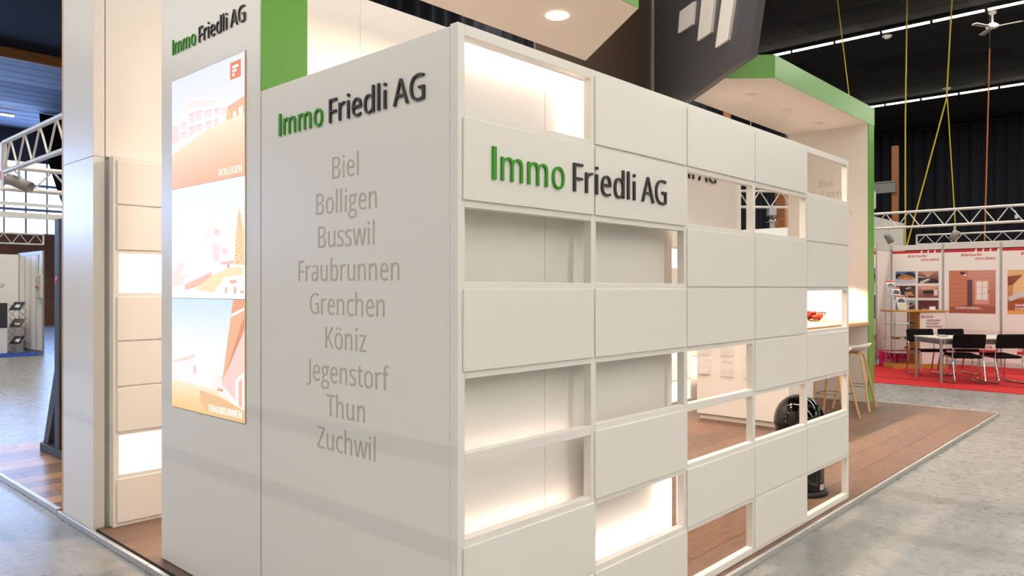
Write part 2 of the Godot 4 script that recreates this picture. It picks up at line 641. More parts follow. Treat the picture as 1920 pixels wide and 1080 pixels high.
func drape(label: String, a: Vector3, b: Vector3, h: float) -> void:
	var t := thing("drape", label, "drape", a)
	var dir := (b - a).normalized()
	var nrm := dir.cross(Vector3.UP)
	var st := SurfaceTool.new()
	st.begin(Mesh.PRIMITIVE_TRIANGLES)
	st.set_smooth_group(0)
	var n := int(a.distance_to(b) / 0.07)
	var r := RandomNumberGenerator.new()
	r.seed = 5
	var prev := Vector3.ZERO
	for i in n + 1:
		var p := dir * (i * 0.07) + nrm * (0.07 * sin(i * 1.05) + 0.04 * sin(i * 0.37 + 1.0))
		if i > 0:
			for v in [prev, p, p + Vector3.UP * h, prev, p + Vector3.UP * h, prev + Vector3.UP * h]:
				st.add_vertex(v)
		prev = p
	st.index()
	st.generate_normals()
	part(t, "cloth", st.commit(), M.curtain, Vector3(0, 0.02, 0))
	part(t, "rail", tube([Vector3(0, h, 0), dir * a.distance_to(b) + Vector3(0, h, 0)], 0.03), M.black)

# ------------------------------------------------------------------ the stand
func stand_platform() -> void:
	var t := thing("stand_platform", "low stand platform laid with brown wood-look planks and edged in metal", "platform", Vector3(0, 0, 0))
	bx(t, "deck", Vector3(-0.06, 0.0, -3.352), Vector3(9.26, 0.032, 0.028), M.black, 0.001)
	# planks run along x, shared meshes
	var w := 0.245
	var rows := 14
	for r in rows:
		var z1: float = 0.026 - w * r
		var z0: float = max(z1 - w, -3.352)
		var x: float = -0.055 - [0.0, 0.62, 1.04, 0.31][r % 4]
		while x < 9.25:
			var a: float = max(x, -0.055)
			var b: float = min(x + 1.38, 9.255)
			if b - a > 0.02:
				bx(t, "plank", Vector3(a + 0.001, 0.032, z0 + 0.001), Vector3(b - 0.001, PL, z1 - 0.001), M.planks[rng.randi() % 4], 0.0012)
			x += 1.38
	# metal edging in lengths
	var cuts := [-0.075, 1.45, 3.35, 4.66, 6.9, 9.285]
	for k in cuts.size() - 1:
		bx(t, "edge_trim", Vector3(cuts[k] + 0.002, 0.0, 0.028), Vector3(cuts[k + 1] - 0.002, 0.04, 0.05), M.trim, 0.003)
	var zc := [0.028, -2.45, -3.34, -3.98]
	for k in zc.size() - 1:
		bx(t, "edge_trim", Vector3(-0.1, 0.0, zc[k + 1] + 0.002), Vector3(-0.076, 0.04, zc[k] - 0.002), M.trim, 0.003)
	bx(t, "edge_trim", Vector3(9.262, 0.0, -3.352), Vector3(9.285, 0.04, 0.026), M.trim, 0.003)

func stand_walls() -> void:
	# low wall carrying the city list
	var t := thing("low_wall", "low white panel wall with a green and black sign above a grey list of towns", "wall panel", Vector3(0, PL, 0))
	bx(t, "panel", Vector3(0.0, 0.004, -1.36), Vector3(0.04, 2.505, -0.042), M.white, 0.002)
	# closet behind the cell partition
	var c := thing("closet_lining", "white lining boards behind the first cells of the partition", "wall panel", Vector3(0, PL, 0))
	bx(c, "lining_board", Vector3(0.041, 0.0, -0.14), Vector3(0.617, 2.5, -0.115), M.white2)
	bx(c, "lining_board", Vector3(0.619, 0.0, -0.14), Vector3(1.66, 2.5, -0.115), M.white2)
	bx(c, "side_board", Vector3(1.635, 0.0, -1.36), Vector3(1.66, 2.5, -0.141), M.white2)
	bx(c, "rear_board", Vector3(0.251, 0.0, -1.36), Vector3(1.634, 2.5, -1.335), M.white2)
	# rear wall of the stand: pillar face, upper boards, core
	var r := thing("rear_wall", "tall white rear wall of the stand ending in a pillar beside the entrance", "wall panel", Vector3(0, PL, 0))
	bx(r, "pillar_board", Vector3(-0.075, -PL + 0.0005, -3.93), Vector3(-0.006, 2.42, -3.355), M.white)
	bx(r, "pillar_board", Vector3(-0.075, 2.422, -3.93), Vector3(-0.006, 4.05, -3.355), M.white)
	bx(r, "raw_edge", Vector3(-0.075, -PL + 0.0005, -3.965), Vector3(-0.006, 4.05, -3.932), M.leg_wood)
	bx(r, "core", Vector3(0.0, -PL + 0.0005, -3.93), Vector3(9.2, 4.04, -3.39), M.white2, 0.002)
	var xs := [0.0, 2.03, 3.95, 5.9, 7.55, 9.2]
	for k in xs.size() - 1:
		bx(r, "upper_board", Vector3(xs[k] + 0.001, 2.425, -3.388), Vector3(xs[k + 1] - 0.001, 4.045, -3.36), M.white2)

func stand_roof() -> void:
	var yb := 3.84
	var yt := 4.09
	# entrance portal: upright beside the entrance and flat canopy with a slanted end
	var a := thing("entrance_portal", "white portal with green edges, its upright carrying the tall backlit photo panel", "portal")
	bx(a, "outer_panel", Vector3(0.0, PL + 0.004, -2.49), Vector3(0.012, yt, -1.374), M.white, 0.002)
	bx(a, "upright", Vector3(0.0125, PL, -2.49), Vector3(0.25, yb, -1.374), M.white2, 0.002)
	bx(a, "green_edge", Vector3(0.0, PL + 2.51, -1.373), Vector3(0.252, yt, -1.362), M.green, 0.001)
	canopy(a, PackedVector2Array([V(0.013, -1.385), V(3.285, -1.385), V(4.115, -2.535), V(0.013, -2.535)]), yb, yt, [0, 1])
	var dl := part(a, "downlight", lathe([V(0.0, -0.006), V(0.085, -0.006), V(0.095, 0.0)], 32), M.down, Vector3(2.976, yb - 0.003, -1.964))
	dl.set_meta("label", "glowing round downlight")
	for x in [2.05]:
		part(a, "downlight", dl.mesh, M.down, Vector3(x, yb - 0.003, -1.964))
	for x in [2.05, 2.976]:
		area("downlight_light", Vector3(x, yb - 0.02, -1.964), Vector3(-PI / 2, 0, 0), Vector2(0.17, 0.17), WARM, 8.5)
	# bar portal
	var b := thing("bar_portal", "white portal with green edges spanning the bar counter and pendant roses", "portal")
	bx(b, "wall_board", Vector3(9.03, PL, -2.55), Vector3(9.26, yb, -1.442), M.white2, 0.002)
	bx(b, "green_edge", Vector3(9.028, PL, -1.441), Vector3(9.262, yt - 0.25, -1.43), M.green, 0.001)
	canopy(b, PackedVector2Array([V(9.26, -1.43), V(5.974, -1.43), V(5.635, -1.83), V(6.262, -2.54), V(9.26, -2.54)]), yb, yt, [0, 1, 4])
	# dark logo body standing slantwise between the two canopies
	var d := thing("logo_body", "charcoal slanted panel with three pale bars hung between the canopies", "logo panel", Vector3(5.057, 0, -1.279), atan2(0.757, 0.654))
	# local x runs along the slab (towards the rear wall), local z is the face away from the camera side
	var slab := prism(PackedVector2Array([V(0.0, yb), V(2.68, yb), V(2.68, 4.095), V(3.04, 4.095), V(3.04, 5.75), V(-0.72, 5.75)]), 0.08)
	part(d, "face_panel", slab, M.charcoal, Vector3(0, 0, 0.0))
	var bars := [[V(1.482, 4.656), V(1.978, 4.712), V(1.915, 4.958), V(1.422, 4.899)], [V(0.921, 4.375), V(1.32, 4.406), V(1.01, 5.4), V(0.6, 5.36)], [V(0.447, 4.142), V(0.79, 4.161), V(0.25, 5.5), V(-0.12, 5.46)]]
	for q in bars:
		part(d, "pale_bar", prism(PackedVector2Array(q), 0.03), M.white2, Vector3(0, 0, -0.0301))
	var e := thing("dark_fascia", "dark fascia board with warm light painted in as brown, standing on the rear wall beside the charcoal logo panel", "fascia", Vector3(4.6, PL, -3.6))
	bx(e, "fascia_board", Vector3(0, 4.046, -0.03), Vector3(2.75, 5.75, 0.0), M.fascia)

func canopy(t: Node3D, poly: PackedVector2Array, yb: float, yt: float, green: Array) -> void:
	part(t, "soffit", prism(poly, 0.02, true), M.white2, Vector3(0, yb, 0))
	part(t, "roof_board", prism(poly, 0.02, true), M.white2, Vector3(0, yt - 0.02, 0))
	for k in poly.size():
		if poly.size() == 5 and k == 2:
			continue
		var p := poly[k]
		var q := poly[(k + 1) % poly.size()]
		var mid := (p + q) * 0.5
		var ang := atan2(-(q.y - p.y), q.x - p.x)
		part(t, "fascia", cbox(p.distance_to(q) - 0.002, yt - yb - 0.001, 0.012, 0.001), M.green if k in green else M.white2, Vector3(mid.x, (yb + yt) * 0.5, mid.y), Vector3(0, ang, 0))

const COLP := 0.7912
const COLW := 0.7552
const POST := 0.036

func cells(t: Node3D, cols: int, rows: int, rowp: float, bar: float, open: Dictionary, first_x: float, tone: Material) -> void:
	# frame: uprights and rails, thickness 0.04 behind z = 0
	var H := rows * rowp + bar
	var W := cols * COLP + POST
	for c in cols + 1:
		bx(t, "upright", Vector3(first_x + c * COLP, 0, -0.04), Vector3(first_x + c * COLP + POST, H, 0), M.white, 0.0012)
	for r in rows + 1:
		for c in cols:
			var y := H - bar - r * rowp
			bx(t, "rail", Vector3(first_x + c * COLP + POST, y, -0.0398), Vector3(first_x + (c + 1) * COLP, y + bar, -0.0002), M.white, 0.0012)
	var ov := 0.0125
	var pm := cbox(COLW + 2 * ov, rowp - bar + 2 * ov + 0.002, 0.008, 0.0015)
	for c in cols:
		for r in rows:
			if open.has(Vector2i(c, r)):
				continue
			part(t, "panel", pm, tone, Vector3(first_x + c * COLP + POST + COLW * 0.5, H - bar - r * rowp - (rowp - bar) * 0.5, 0.0042))

func front_partition() -> void:
	var t := thing("cell_partition", "white gridded partition of panels and open cells with lettering across two panels", "partition", Vector3(0, PL + 0.002, 0))
	var rowp := 0.30875
	var open := {}
	var spec := {0: [0, 2, 4, 5], 1: [2, 4, 6], 2: [1, 4, 5, 7], 3: [1, 5], 4: [0, 3, 5, 7]}
	for c in spec:
		for r in spec[c]:
			open[Vector2i(c, r)] = true
	cells(t, 5, 8, rowp, 0.04, open, 0.0, M.white)
	# light strips behind the frame, shining on the lining
	var H := 8 * rowp + 0.04
	var strips := [[0, 0, "top", 0.16], [0, 0, "side", 0.06], [0, 5, "foot", 0.03], [0, 4, "foot", 0.012], [1, 6, "foot", 0.2], [1, 6, "side", 0.07]]
	for s in strips:
		var x0: float = s[0] * COLP + POST
		var y1: float = H - 0.04 - s[1] * rowp
		var y0: float = y1 - (rowp - 0.04)
		if s[2] == "side":
			bx(t, "light_strip", Vector3(x0 + COLW + 0.008, y0, -0.049), Vector3(x0 + COLW + 0.026, y1, -0.041), M.led, 0.001)
			area("cell_light", Vector3(x0 + COLW + 0.017, PL + (y0 + y1) * 0.5, -0.051), Vector3(0, 0.0, 0), Vector2(0.016, y1 - y0), Color(1, 0.87, 0.8), s[3])
		else:
			var y: float = y1 + 0.012 if s[2] == "top" else y0 - 0.026
			bx(t, "light_strip", Vector3(x0, y, -0.049), Vector3(x0 + COLW, y + 0.014, -0.041), M.led, 0.001)
			area("cell_light", Vector3(x0 + COLW * 0.5, PL + y + 0.007, -0.051), Vector3(0, 0.0, 0), Vector2(COLW, 0.012), Color(1, 0.87, 0.8), s[3])

func rear_partition() -> void:
	var rowp := 0.298
	var H := 8 * rowp + 0.04
	var lit := [[0, 2], [0, 6], [3, 4], [2, 1], [8, 1], [8, 5], [8, 7], [9, 6]]
	for n in 2:
		var t := thing("rear_cell_partition", ["white gridded partition with glowing cells beside the entrance pillar", "white gridded partition with glowing cells along the rear wall behind the bar"][n], "partition", Vector3([0.02, 4.34][n], PL + 0.002, -3.28))
		var open := {}
		for l in lit:
			if (l[0] < 5) == (n == 0):
				open[Vector2i(l[0] % 5, l[1])] = true
		cells(t, 5, 8, rowp, 0.04, open, 0.0, M.white2)
		for o in open:
			var x0: float = o.x * COLP + POST
			var y1: float = H - 0.04 - o.y * rowp
			bx(t, "glowing_pane", Vector3(x0, y1 - rowp + 0.04, -0.035), Vector3(x0 + COLW, y1, -0.028), M.acrylic, 0.001)
			if n == 0 and o.x == 0:
				area("pane_light", t.position + Vector3(x0 + COLW * 0.5, y1 - 0.13, -0.02), Vector3(0, PI, 0), Vector2(COLW - 0.02, 0.24), Color(1, 0.88, 0.75), 0.25)
		bx(t, "backing_board", Vector3(0.0, 0, -0.075), Vector3(5 * COLP + POST, H, -0.045), M.white2)

func name_sign(called: String, label: String, at: Vector3, turn: float, width: float, cap: float, depth: float) -> void:
	var s := thing(called, label, "sign", at, turn)
	bx(s, "first_letter", Vector3(0, 0, 0), Vector3(width * 0.0165, cap, depth), M.letter_green, 0.0008, "green raised letter")
	part(s, "first_word", letters("mmo", width * 0.31, cap, depth), M.letter_green, Vector3(width * 0.038, 0, 0), Vector3.ZERO, "green raised letters")
	part(s, "second_word", letters("Friedli", width * 0.381, cap, depth), M.letter_black, Vector3(width * 0.397, 0, 0), Vector3.ZERO, "black raised letters")
	part(s, "third_word", letters("AG", width * 0.18, cap, depth), M.letter_black, Vector3(width * 0.82, 0, 0), Vector3.ZERO, "black raised letters")

func town_list(label: String, at: Vector3, turn: float) -> void:
	var s := thing("town_list", label, "sign", at, turn)
	var towns := ["Biel", "Bolligen", "Busswil", "Fraubrunnen", "Grenchen", "Köniz", "Jegenstorf", "Thun", "Zuchwil"]
	var k := 0.711 / raw_width("Fraubrunnen")
	for i in towns.size():
		var w := raw_width(towns[i]) * k
		part(s, "lettering", letters(towns[i], w, 0.094, 0.0015), M.vinyl, Vector3(-w * 0.5, -0.1442 * i, 0))

func signs() -> void:
	name_sign("wall_sign", "green and black raised lettering at the top of the low white wall", Vector3(-0.0005, 2.305, -1.194), -PI / 2, 1.021, 0.102, 0.009)
	name_sign("wall_sign", "green and black raised lettering above the tall backlit photo panel", Vector3(-0.0005, 2.915, -2.331), -PI / 2, 0.819, 0.084, 0.008)
	name_sign("wall_sign", "green and black raised lettering across two panels of the gridded partition", Vector3(0.165, 2.008, 0.0084), 0.0, 1.225, 0.122, 0.009)
	name_sign("wall_sign", "large dark raised lettering high on the rear wall, seen through the partition", Vector3(5.47, 3.13, -3.3595), 0.0, 2.9, 0.29, 0.02)
	town_list("grey list of nine towns centred on the low white wall", Vector3(-0.0003, 2.066, -0.681), -PI / 2)
	town_list("grey list of towns on the bar portal wall", Vector3(9.0297, 3.03, -2.006), -PI / 2)

func light_box() -> void:
	var t := thing("light_box", "tall backlit panel of three stacked overexposed house photographs", "light box", Vector3(-0.0004, 0.94, -2.331), -PI / 2)
	var w := 0.82
	var h := 0.609
	bx(t, "frame", Vector3(-0.004, -0.004, 0.0), Vector3(w + 0.004, 3 * h + 0.004, 0.004), M.alu, 0.001)
	var a := canvas(512, 384, rgb(226, 228, 248), rgb(255, 255, 255))
	ink(a, [V(0, 0.40), V(0.05, 0.41), V(0.1, 0.44), V(0.12, 0.56), V(0, 0.6)], rgb(246, 214, 212))
	ink(a, [V(0.78, 0.40), V(0.86, 0.39), V(1, 0.36), V(1, 0.54), V(0.78, 0.56)], rgb(240, 180, 140))
	ink(a, [V(0.78, 0.42), V(0.83, 0.44), V(0.84, 0.56), V(0.77, 0.56)], rgb(246, 200, 130))
	ink(a, [V(0.86, 0.46), V(0.9, 0.46), V(0.9, 0.53), V(0.86, 0.54)], rgb(255, 245, 240))
	ink(a, [V(0.93, 0.44), V(0.98, 0.43), V(0.98, 0.5), V(0.93, 0.51)], rgb(255, 245, 240))
	ink(a, [V(0.12, 0.36), V(0.25, 0.22), V(0.54, 0.26), V(0.79, 0.36), V(0.77, 0.54), V(0.12, 0.57)], rgb(255, 250, 247))
	ink(a, [V(0.16, 0.32), V(0.25, 0.235), V(0.53, 0.275), V(0.72, 0.355), V(0.25, 0.3)], rgb(252, 228, 222))
	for q in [[0.26, 0.355, 0.45, 0.435], [0.48, 0.375, 0.58, 0.44], [0.62, 0.385, 0.69, 0.445], [0.71, 0.4, 0.77, 0.455], [0.26, 0.475, 0.45, 0.555], [0.5, 0.475, 0.58, 0.54], [0.61, 0.48, 0.68, 0.53], [0.13, 0.42, 0.23, 0.47], [0.13, 0.5, 0.23, 0.55]]:
		ink_rect(a, q[0], q[1], q[2], q[3], rgb(248, 220, 220))
		ink_rect(a, q[0], q[1], q[2], q[1] + 0.01, rgb(240, 190, 180))
		ink_rect(a, lerpf(q[0], q[2], 0.45), q[1], lerpf(q[0], q[2], 0.5), q[3], rgb(255, 246, 246))
	ink_fade(a, [V(0, 0.58), V(0.3, 0.54), V(0.6, 0.53), V(1, 0.50), V(1, 1), V(0, 1)], rgb(255, 238, 204), rgb(243, 176, 128))
	ink(a, [V(0, 0.59), V(0.34, 0.545), V(0.55, 0.53), V(0.3, 0.6), V(0, 0.68)], rgb(255, 252, 246))
	speckle(a, 0, 0.6, 1, 1, 0.07, 3, 0.85)
	var b := canvas(512, 384, rgb(236, 242, 254), rgb(255, 250, 244))
	ink(b, [V(0, 0.76), V(0.08, 0.7), V(0.22, 0.66), V(0.3, 0.86), V(0, 0.9)], rgb(252, 226, 214))
	ink(b, [V(0.15, 0.78), V(0.25, 0.6), V(0.6, 0.36), V(0.78, 0.4), V(0.9, 0.55), V(0.9, 0.72), V(0.6, 0.74), V(0.2, 0.8)], rgb(255, 249, 243))
	ink(b, [V(0.43, 0.52), V(0.6, 0.385), V(0.6, 0.4), V(0.43, 0.55)], rgb(250, 222, 208))
	ink(b, [V(0.61, 0.4), V(0.69, 0.42), V(0.69, 0.47), V(0.61, 0.45)], rgb(246, 206, 190))
	ink(b, [V(0.6, 0.52), V(0.695, 0.55), V(0.69, 0.68), V(0.6, 0.68)], rgb(248, 218, 220))
	ink(b, [V(0.72, 0.57), V(0.8, 0.58), V(0.8, 0.63), V(0.72, 0.62)], rgb(246, 214, 216))
	ink(b, [V(0.68, 0.69), V(0.9, 0.68), V(0.86, 0.71), V(0.72, 0.71)], rgb(244, 190, 172))
	ink(b, [V(0.78, 0.7), V(0.82, 0.7), V(0.82, 0.78), V(0.79, 0.78)], rgb(238, 178, 170))
	ink(b, [V(0.18, 0.83), V(0.58, 0.7), V(0.58, 0.76), V(0.18, 0.87)], rgb(255, 252, 250))
	ink(b, [V(0.2, 0.88), V(0.58, 0.77), V(0.58, 0.84), V(0.36, 0.9), V(0.2, 0.93)], rgb(244, 190, 164))
	ink(b, [V(0.35, 0.92), V(0.6, 0.8), V(0.8, 0.74), V(0.98, 0.74), V(0.98, 0.8), V(0.75, 0.82), V(0.6, 0.95)], rgb(253, 226, 172))
	ink(b, [V(0.93, 0.24), V(1.0, 0.45), V(1.0, 0.72), V(0.88, 0.72), V(0.89, 0.5)], rgb(250, 214, 150))
	for k in 40:
		var yy := 0.3 + k * 0.0105
		var xx := 0.93 + 0.05 * sin(k * 2.3) * (yy - 0.2) * 2.0
		ink_rect(b, xx, yy, xx + 0.02, yy + 0.012, rgb(240, 178, 100))
	ink(b, [V(0.74, 0.92), V(0.8, 0.84), V(1, 0.82), V(1, 0.96), V(0.76, 0.97)], rgb(255, 253, 250))
	for q in [[0.82, 0.845, 0.9, 0.87], [0.76, 0.9, 0.785, 0.95], [0.87, 0.9, 0.9, 0.955], [0.95, 0.93, 0.99, 0.95]]:
		ink_rect(b, q[0], q[1], q[2], q[3], rgb(238, 178, 140))
	speckle(b, 0, 0.6, 1, 1, 0.03, 5, 0.86)
	var c := canvas(512, 384, rgb(206, 228, 246), rgb(255, 252, 246))
	ink_fade(c, [V(0, 0.0), V(1, 0.0), V(1, 0.45), V(0, 0.45)], rgb(208, 230, 247), rgb(253, 253, 253))
	ink(c, [V(0, 0.44), V(1, 0.44), V(1, 0.8), V(0, 0.8)], rgb(254, 253, 252))
	ink(c, [V(0.02, 0.58), V(0.33, 0.5), V(0.42, 0.66), V(0.42, 0.75), V(0.02, 0.72)], rgb(253, 240, 238))
	ink(c, [V(0.02, 0.575), V(0.35, 0.49), V(0.36, 0.51), V(0.25, 0.55), V(0.03, 0.59)], rgb(248, 214, 200))
	ink_rect(c, 0.335, 0.59, 0.355, 0.66, rgb(238, 176, 150))
	ink(c, [V(0.6, 0.68), V(0.68, 0.62), V(0.75, 0.68), V(0.75, 0.76), V(0.6, 0.76)], rgb(254, 236, 228))
	ink(c, [V(0.86, 0), V(1, 0), V(1, 0.9), V(0.72, 0.72)], rgb(250, 206, 196))
	ink(c, [V(0.86, 0), V(1, 0), V(1, 0.22), V(0.84, 0.5), V(0.72, 0.7)], rgb(242, 176, 130))
	ink(c, [V(0.87, 0), V(1, 0), V(1, 0.06), V(0.84, 0.12)], rgb(236, 160, 112))
	ink(c, [V(0.84, 0.12), V(1, 0.06), V(1, 0.085), V(0.84, 0.145)], rgb(255, 244, 236))
	ink(c, [V(0.96, 0.2), V(1, 0.13), V(1, 0.24), V(0.76, 0.64)], rgb(226, 140, 96))
	ink(c, [V(0.89, 0.66), V(1, 0.58), V(1, 0.9), V(0.93, 0.88), V(0.89, 0.84)], rgb(255, 244, 244))
	ink(c, [V(0.93, 0.67), V(0.97, 0.64), V(0.97, 0.88), V(0.93, 0.86)], rgb(240, 184, 160))
	ink_fade(c, [V(0, 0.74), V(0.3, 0.76), V(0.65, 0.77), V(0.86, 0.86), V(1, 0.9), V(1, 1), V(0, 1)], rgb(255, 238, 206), rgb(248, 196, 118))
	ink(c, [V(0.42, 0.8), V(0.7, 0.83), V(1, 0.9), V(1, 1), V(0.5, 0.97), V(0.42, 0.9)], rgb(238, 186, 130))
	ink(c, [V(0.63, 0.77), V(0.72, 0.75), V(0.82, 0.79), V(0.8, 0.83), V(0.7, 0.82)], rgb(255, 240, 226))
	ink_rect(c, 0.66, 0.755, 0.73, 0.775, rgb(230, 150, 110))
	speckle(c, 0, 0.74, 1, 1, 0.08, 9, 0.75)
	for im in [a, b, c]:
		wash(im, 0.1)
	ink_logo(a)
	var pics := [c, b, a]
	for k in 3:
		part(t, "photo_print", sheet(w, h - 0.003, 0.003), print_mat(pics[k], 1.04), Vector3(0, k * h, 0.0045))
	var wl := glow(Color.WHITE, 1.15)
	part(t, "lettering", letters("BOLLIGEN", 0.235, 0.034, 0.001), wl, Vector3(0.56, 2 * h + 0.02, 0.0078))
	part(t, "lettering", letters("FRAUBRUNNEN", 0.345, 0.036, 0.001), wl, Vector3(0.45, 0.02, 0.0078))
	area("light_box_light", Vector3(-0.02, 0.94 + 1.5 * h, -2.331 + 0.41), Vector3(0, PI / 2, 0), Vector2(0.8, 1.8), Color(1, 0.93, 0.88), 0.25)

# ------------------------------------------------------------------ bar, stools, bin
func bar_area() -> void:
	var t := thing("bar_counter", "white bar counter with a light wood top and an end cabinet hung with brochure holders", "counter", Vector3(0, PL, 0))
	bx(t, "plinth", Vector3(6.39, 0.0, -2.53), Vector3(7.03, 0.06, -1.46), M.white2)
	bx(t, "cabinet", Vector3(6.35, 0.064, -2.55), Vector3(7.06, 1.06, -1.43), M.white2, 0.003)
	bx(t, "wood_top", Vector3(6.33, 1.062, -2.56), Vector3(9.028, 1.105, -1.425), M.beech, 0.003)
	for z in [-2.45, -2.16, -1.87]:
		for y in [0.535, 0.78]:
			var hz := thing("brochure_holder", "clear acrylic holder in the %s row on the bar cabinet, %s" % ["lower" if y < 0.6 else "upper", {-2.45: "rear wall side", -2.16: "middle column", -1.87: "aisle side"}[z]], "holder", Vector3(6.349, PL + y, z), -PI / 2, "acrylic holders on the bar end")
			bx(hz, "back_plate", Vector3(-0.085, 0, 0.0), Vector3(0.085, 0.19, 0.003), M.plexi, 0.0005)
			bx(hz, "front_plate", Vector3(-0.085, 0, 0.03), Vector3(0.085, 0.12, 0.033), M.plexi, 0.0005)
			bx(hz, "shelf", Vector3(-0.085, 0, 0.0035), Vector3(0.085, 0.003, 0.0295), M.plexi, 0.0005)
			for x in [-0.035, 0.035]:
				part(hz, "screw", lathe([V(0.005, -0.0), V(0.005, 0.004), V(0.0, 0.004)], 8), M.chrome, Vector3(x, 0.165, 0.003), Vector3(PI / 2, 0, 0))
			if z < -2.4 and y < 0.6:
				bx(hz, "leaflets", Vector3(-0.06, 0.004, 0.005), Vector3(0.06, 0.06, 0.022), M.white)
	# fruit bowl
	var bw := thing("fruit_bowl", "black wire bowl of red fruit on the light wood bar top", "bowl", Vector3(8.66, PL + 1.106, -2.03))
	part(bw, "foot_ring", ring(0.06, 0.004), M.black, Vector3(0, 0.004, 0))
	part(bw, "rim", ring(0.16, 0.004), M.black, Vector3(0, 0.12, 0))
	part(bw, "middle_ring", ring(0.115, 0.003), M.black, Vector3(0, 0.06, 0))
	for k in 16:
		var an := TAU * k / 16.0
		var an2 := an + 0.45
		part(bw, "wire", tube([Vector3(0.06 * cos(an), 0.004, 0.06 * sin(an)), Vector3(0.115 * cos(an + 0.2), 0.06, 0.115 * sin(an + 0.2)), Vector3(0.16 * cos(an2), 0.12, 0.16 * sin(an2))], 0.0025, 5), M.black)
	var fruit_mats := [mat(rgb(196, 34, 30), 0.35), mat(rgb(214, 70, 36), 0.35), mat(rgb(176, 24, 30), 0.35)]
	var apple := lathe([V(0.0, 0.04), V(0.012, 0.058), V(0.026, 0.06), V(0.038, 0.048), V(0.041, 0.034), V(0.035, 0.014), V(0.018, 0.002), V(0.0, 0.006)], 16)
	var spots := [Vector3(0.04, 0.02, 0.0), Vector3(-0.045, 0.02, 0.02), Vector3(0.0, 0.025, -0.055), Vector3(0.0, 0.022, 0.06), Vector3(0.085, 0.05, 0.045), Vector3(-0.085, 0.05, -0.04), Vector3(0.06, 0.04, -0.07), Vector3(-0.05, 0.04, 0.085), Vector3(0.01, 0.078, 0.0), Vector3(-0.03, 0.08, -0.06)]
	for k in spots.size():
		var ap := thing("apple", "red apple heaped in the black wire bowl", "fruit", bw.position + spots[k], k * 1.3, "apples in the wire bowl")
		part(ap, "flesh", apple, fruit_mats[k % 3], Vector3.ZERO, Vector3(0.3 * sin(k), 0, 0.3 * cos(k)))
		part(ap, "stem", tube([Vector3(0, 0.04, 0), Vector3(0.004, 0.072, 0)], 0.0015, 5), M.counter_wood)
	# pendant lamps above the bar
	var labels := ["white pendant lamp over the bar end with the brochure holders", "white pendant lamp over the middle of the bar", "white pendant lamp over the bar beside the town list"]
	for k in 3:
		var p := thing("pendant_lamp", labels[k], "lamp", Vector3([6.469, 7.487, 8.513][k], 3.84, -1.925), 0.0, "pendants over the bar")
		part(p, "ceiling_rose", lathe([V(0.075, 0.0), V(0.078, -0.008), V(0.045, -0.035), V(0.012, -0.065), V(0.0, -0.066)], 24), M.white2)
		part(p, "cord", tube([Vector3(0, -0.06, 0), Vector3(0, -1.82, 0)], 0.0035, 6), M.white2)
		part(p, "shade", lathe([V(0.02, -1.80), V(0.05, -1.82), V(0.11, -1.88), V(0.15, -1.96), V(0.16, -2.04), V(0.155, -2.04), V(0.14, -1.96), V(0.1, -1.89), V(0.04, -1.83)], 28), M.white2)
		part(p, "bulb", lathe([V(0.0, -1.88), V(0.03, -1.9), V(0.045, -1.94), V(0.035, -1.98), V(0.0, -2.0)], 16), M.down)
		var l := OmniLight3D.new()
		l.name = numbered("pendant_light")
		l.light_color = WARM
		l.light_energy = 3.4
		l.light_size = 0.04
		l.omni_range = 40.0
		l.omni_attenuation = 2.0
		l.shadow_enabled = true
		add_child(l)
		l.position = p.position + Vector3(0, -1.94, 0)
	# stools
	var s := thing("bar_stool", "white shell bar stool on beech legs beside the bar portal's green edge", "stool", Vector3(8.44, PL, -1.42), 0.12, "bar stools")
	var feet := [Vector3(0.22, 0, 0.22), Vector3(-0.22, 0, 0.22), Vector3(-0.22, 0, -0.22), Vector3(0.22, 0, -0.22)]
	for f in feet:
		var top := Vector3(f.x * 0.42, 0.71, f.z * 0.42)
		part(s, "leg", tube(rounded([f, top, Vector3(0, 0.725, 0)], 0.05), 0.0145, 10), M.leg_wood)
	var rest := []
	for f in feet:
		rest.append(Vector3(f.x * 0.76, 0.3, f.z * 0.76))
	for k in 4:
		part(s, "footrest_bar", tube([rest[k], rest[(k + 1) % 4]], 0.006, 6), M.chrome)
	part(s, "seat_shell", stool_shell(), M.white2, Vector3(0, 0.735, 0))
	copy_of(s, "bar_stool", "white shell bar stool in the middle of the bar counter", Vector3(7.46, PL, -1.34), -0.05)
	# domed litter bin
	var b := thing("litter_bin", "tall glossy black litter bin with a domed push lid", "bin", Vector3(3.93, PL + 0.002, -0.345), 0.6)
	part(b, "base_ring", lathe([V(0.0, 0.0), V(0.2, 0.0), V(0.205, 0.012), V(0.195, 0.03), V(0.18, 0.035)], 48), M.black)
	part(b, "body", lathe([V(0.178, 0.035), V(0.178, 0.5), V(0.182, 0.505), V(0.182, 0.52)], 64), M.black_gloss)
	var dome := [V(0.186, 0.515), V(0.188, 0.53)]
	for k in 13:
		var an := PI * 0.5 * k / 12.0
		dome.append(V(0.188 * cos(an), 0.54 + 0.205 * sin(an)))
	part(b, "domed_lid", lathe(dome, 64), M.black_gloss)
	part(b, "push_flap", flap(0.1895, 0.2065), M.black_gloss, Vector3(0, 0.54, 0))
	var lab := Image.create(48, 32, false, Image.FORMAT_RGB8)
	lab.fill(Color(0.92, 0.92, 0.9))
	for k in 10:
		lab.fill_rect(Rect2i(20 + k * 2, 8, 1, 12), Color(0.1, 0.1, 0.1))
	lab.fill_rect(Rect2i(4, 6, 10, 2), Color(0.3, 0.3, 0.3))
	lab.fill_rect(Rect2i(4, 12, 12, 2), Color(0.4, 0.4, 0.4))
	lab.fill_rect(Rect2i(4, 24, 36, 2), Color(0.4, 0.4, 0.4))
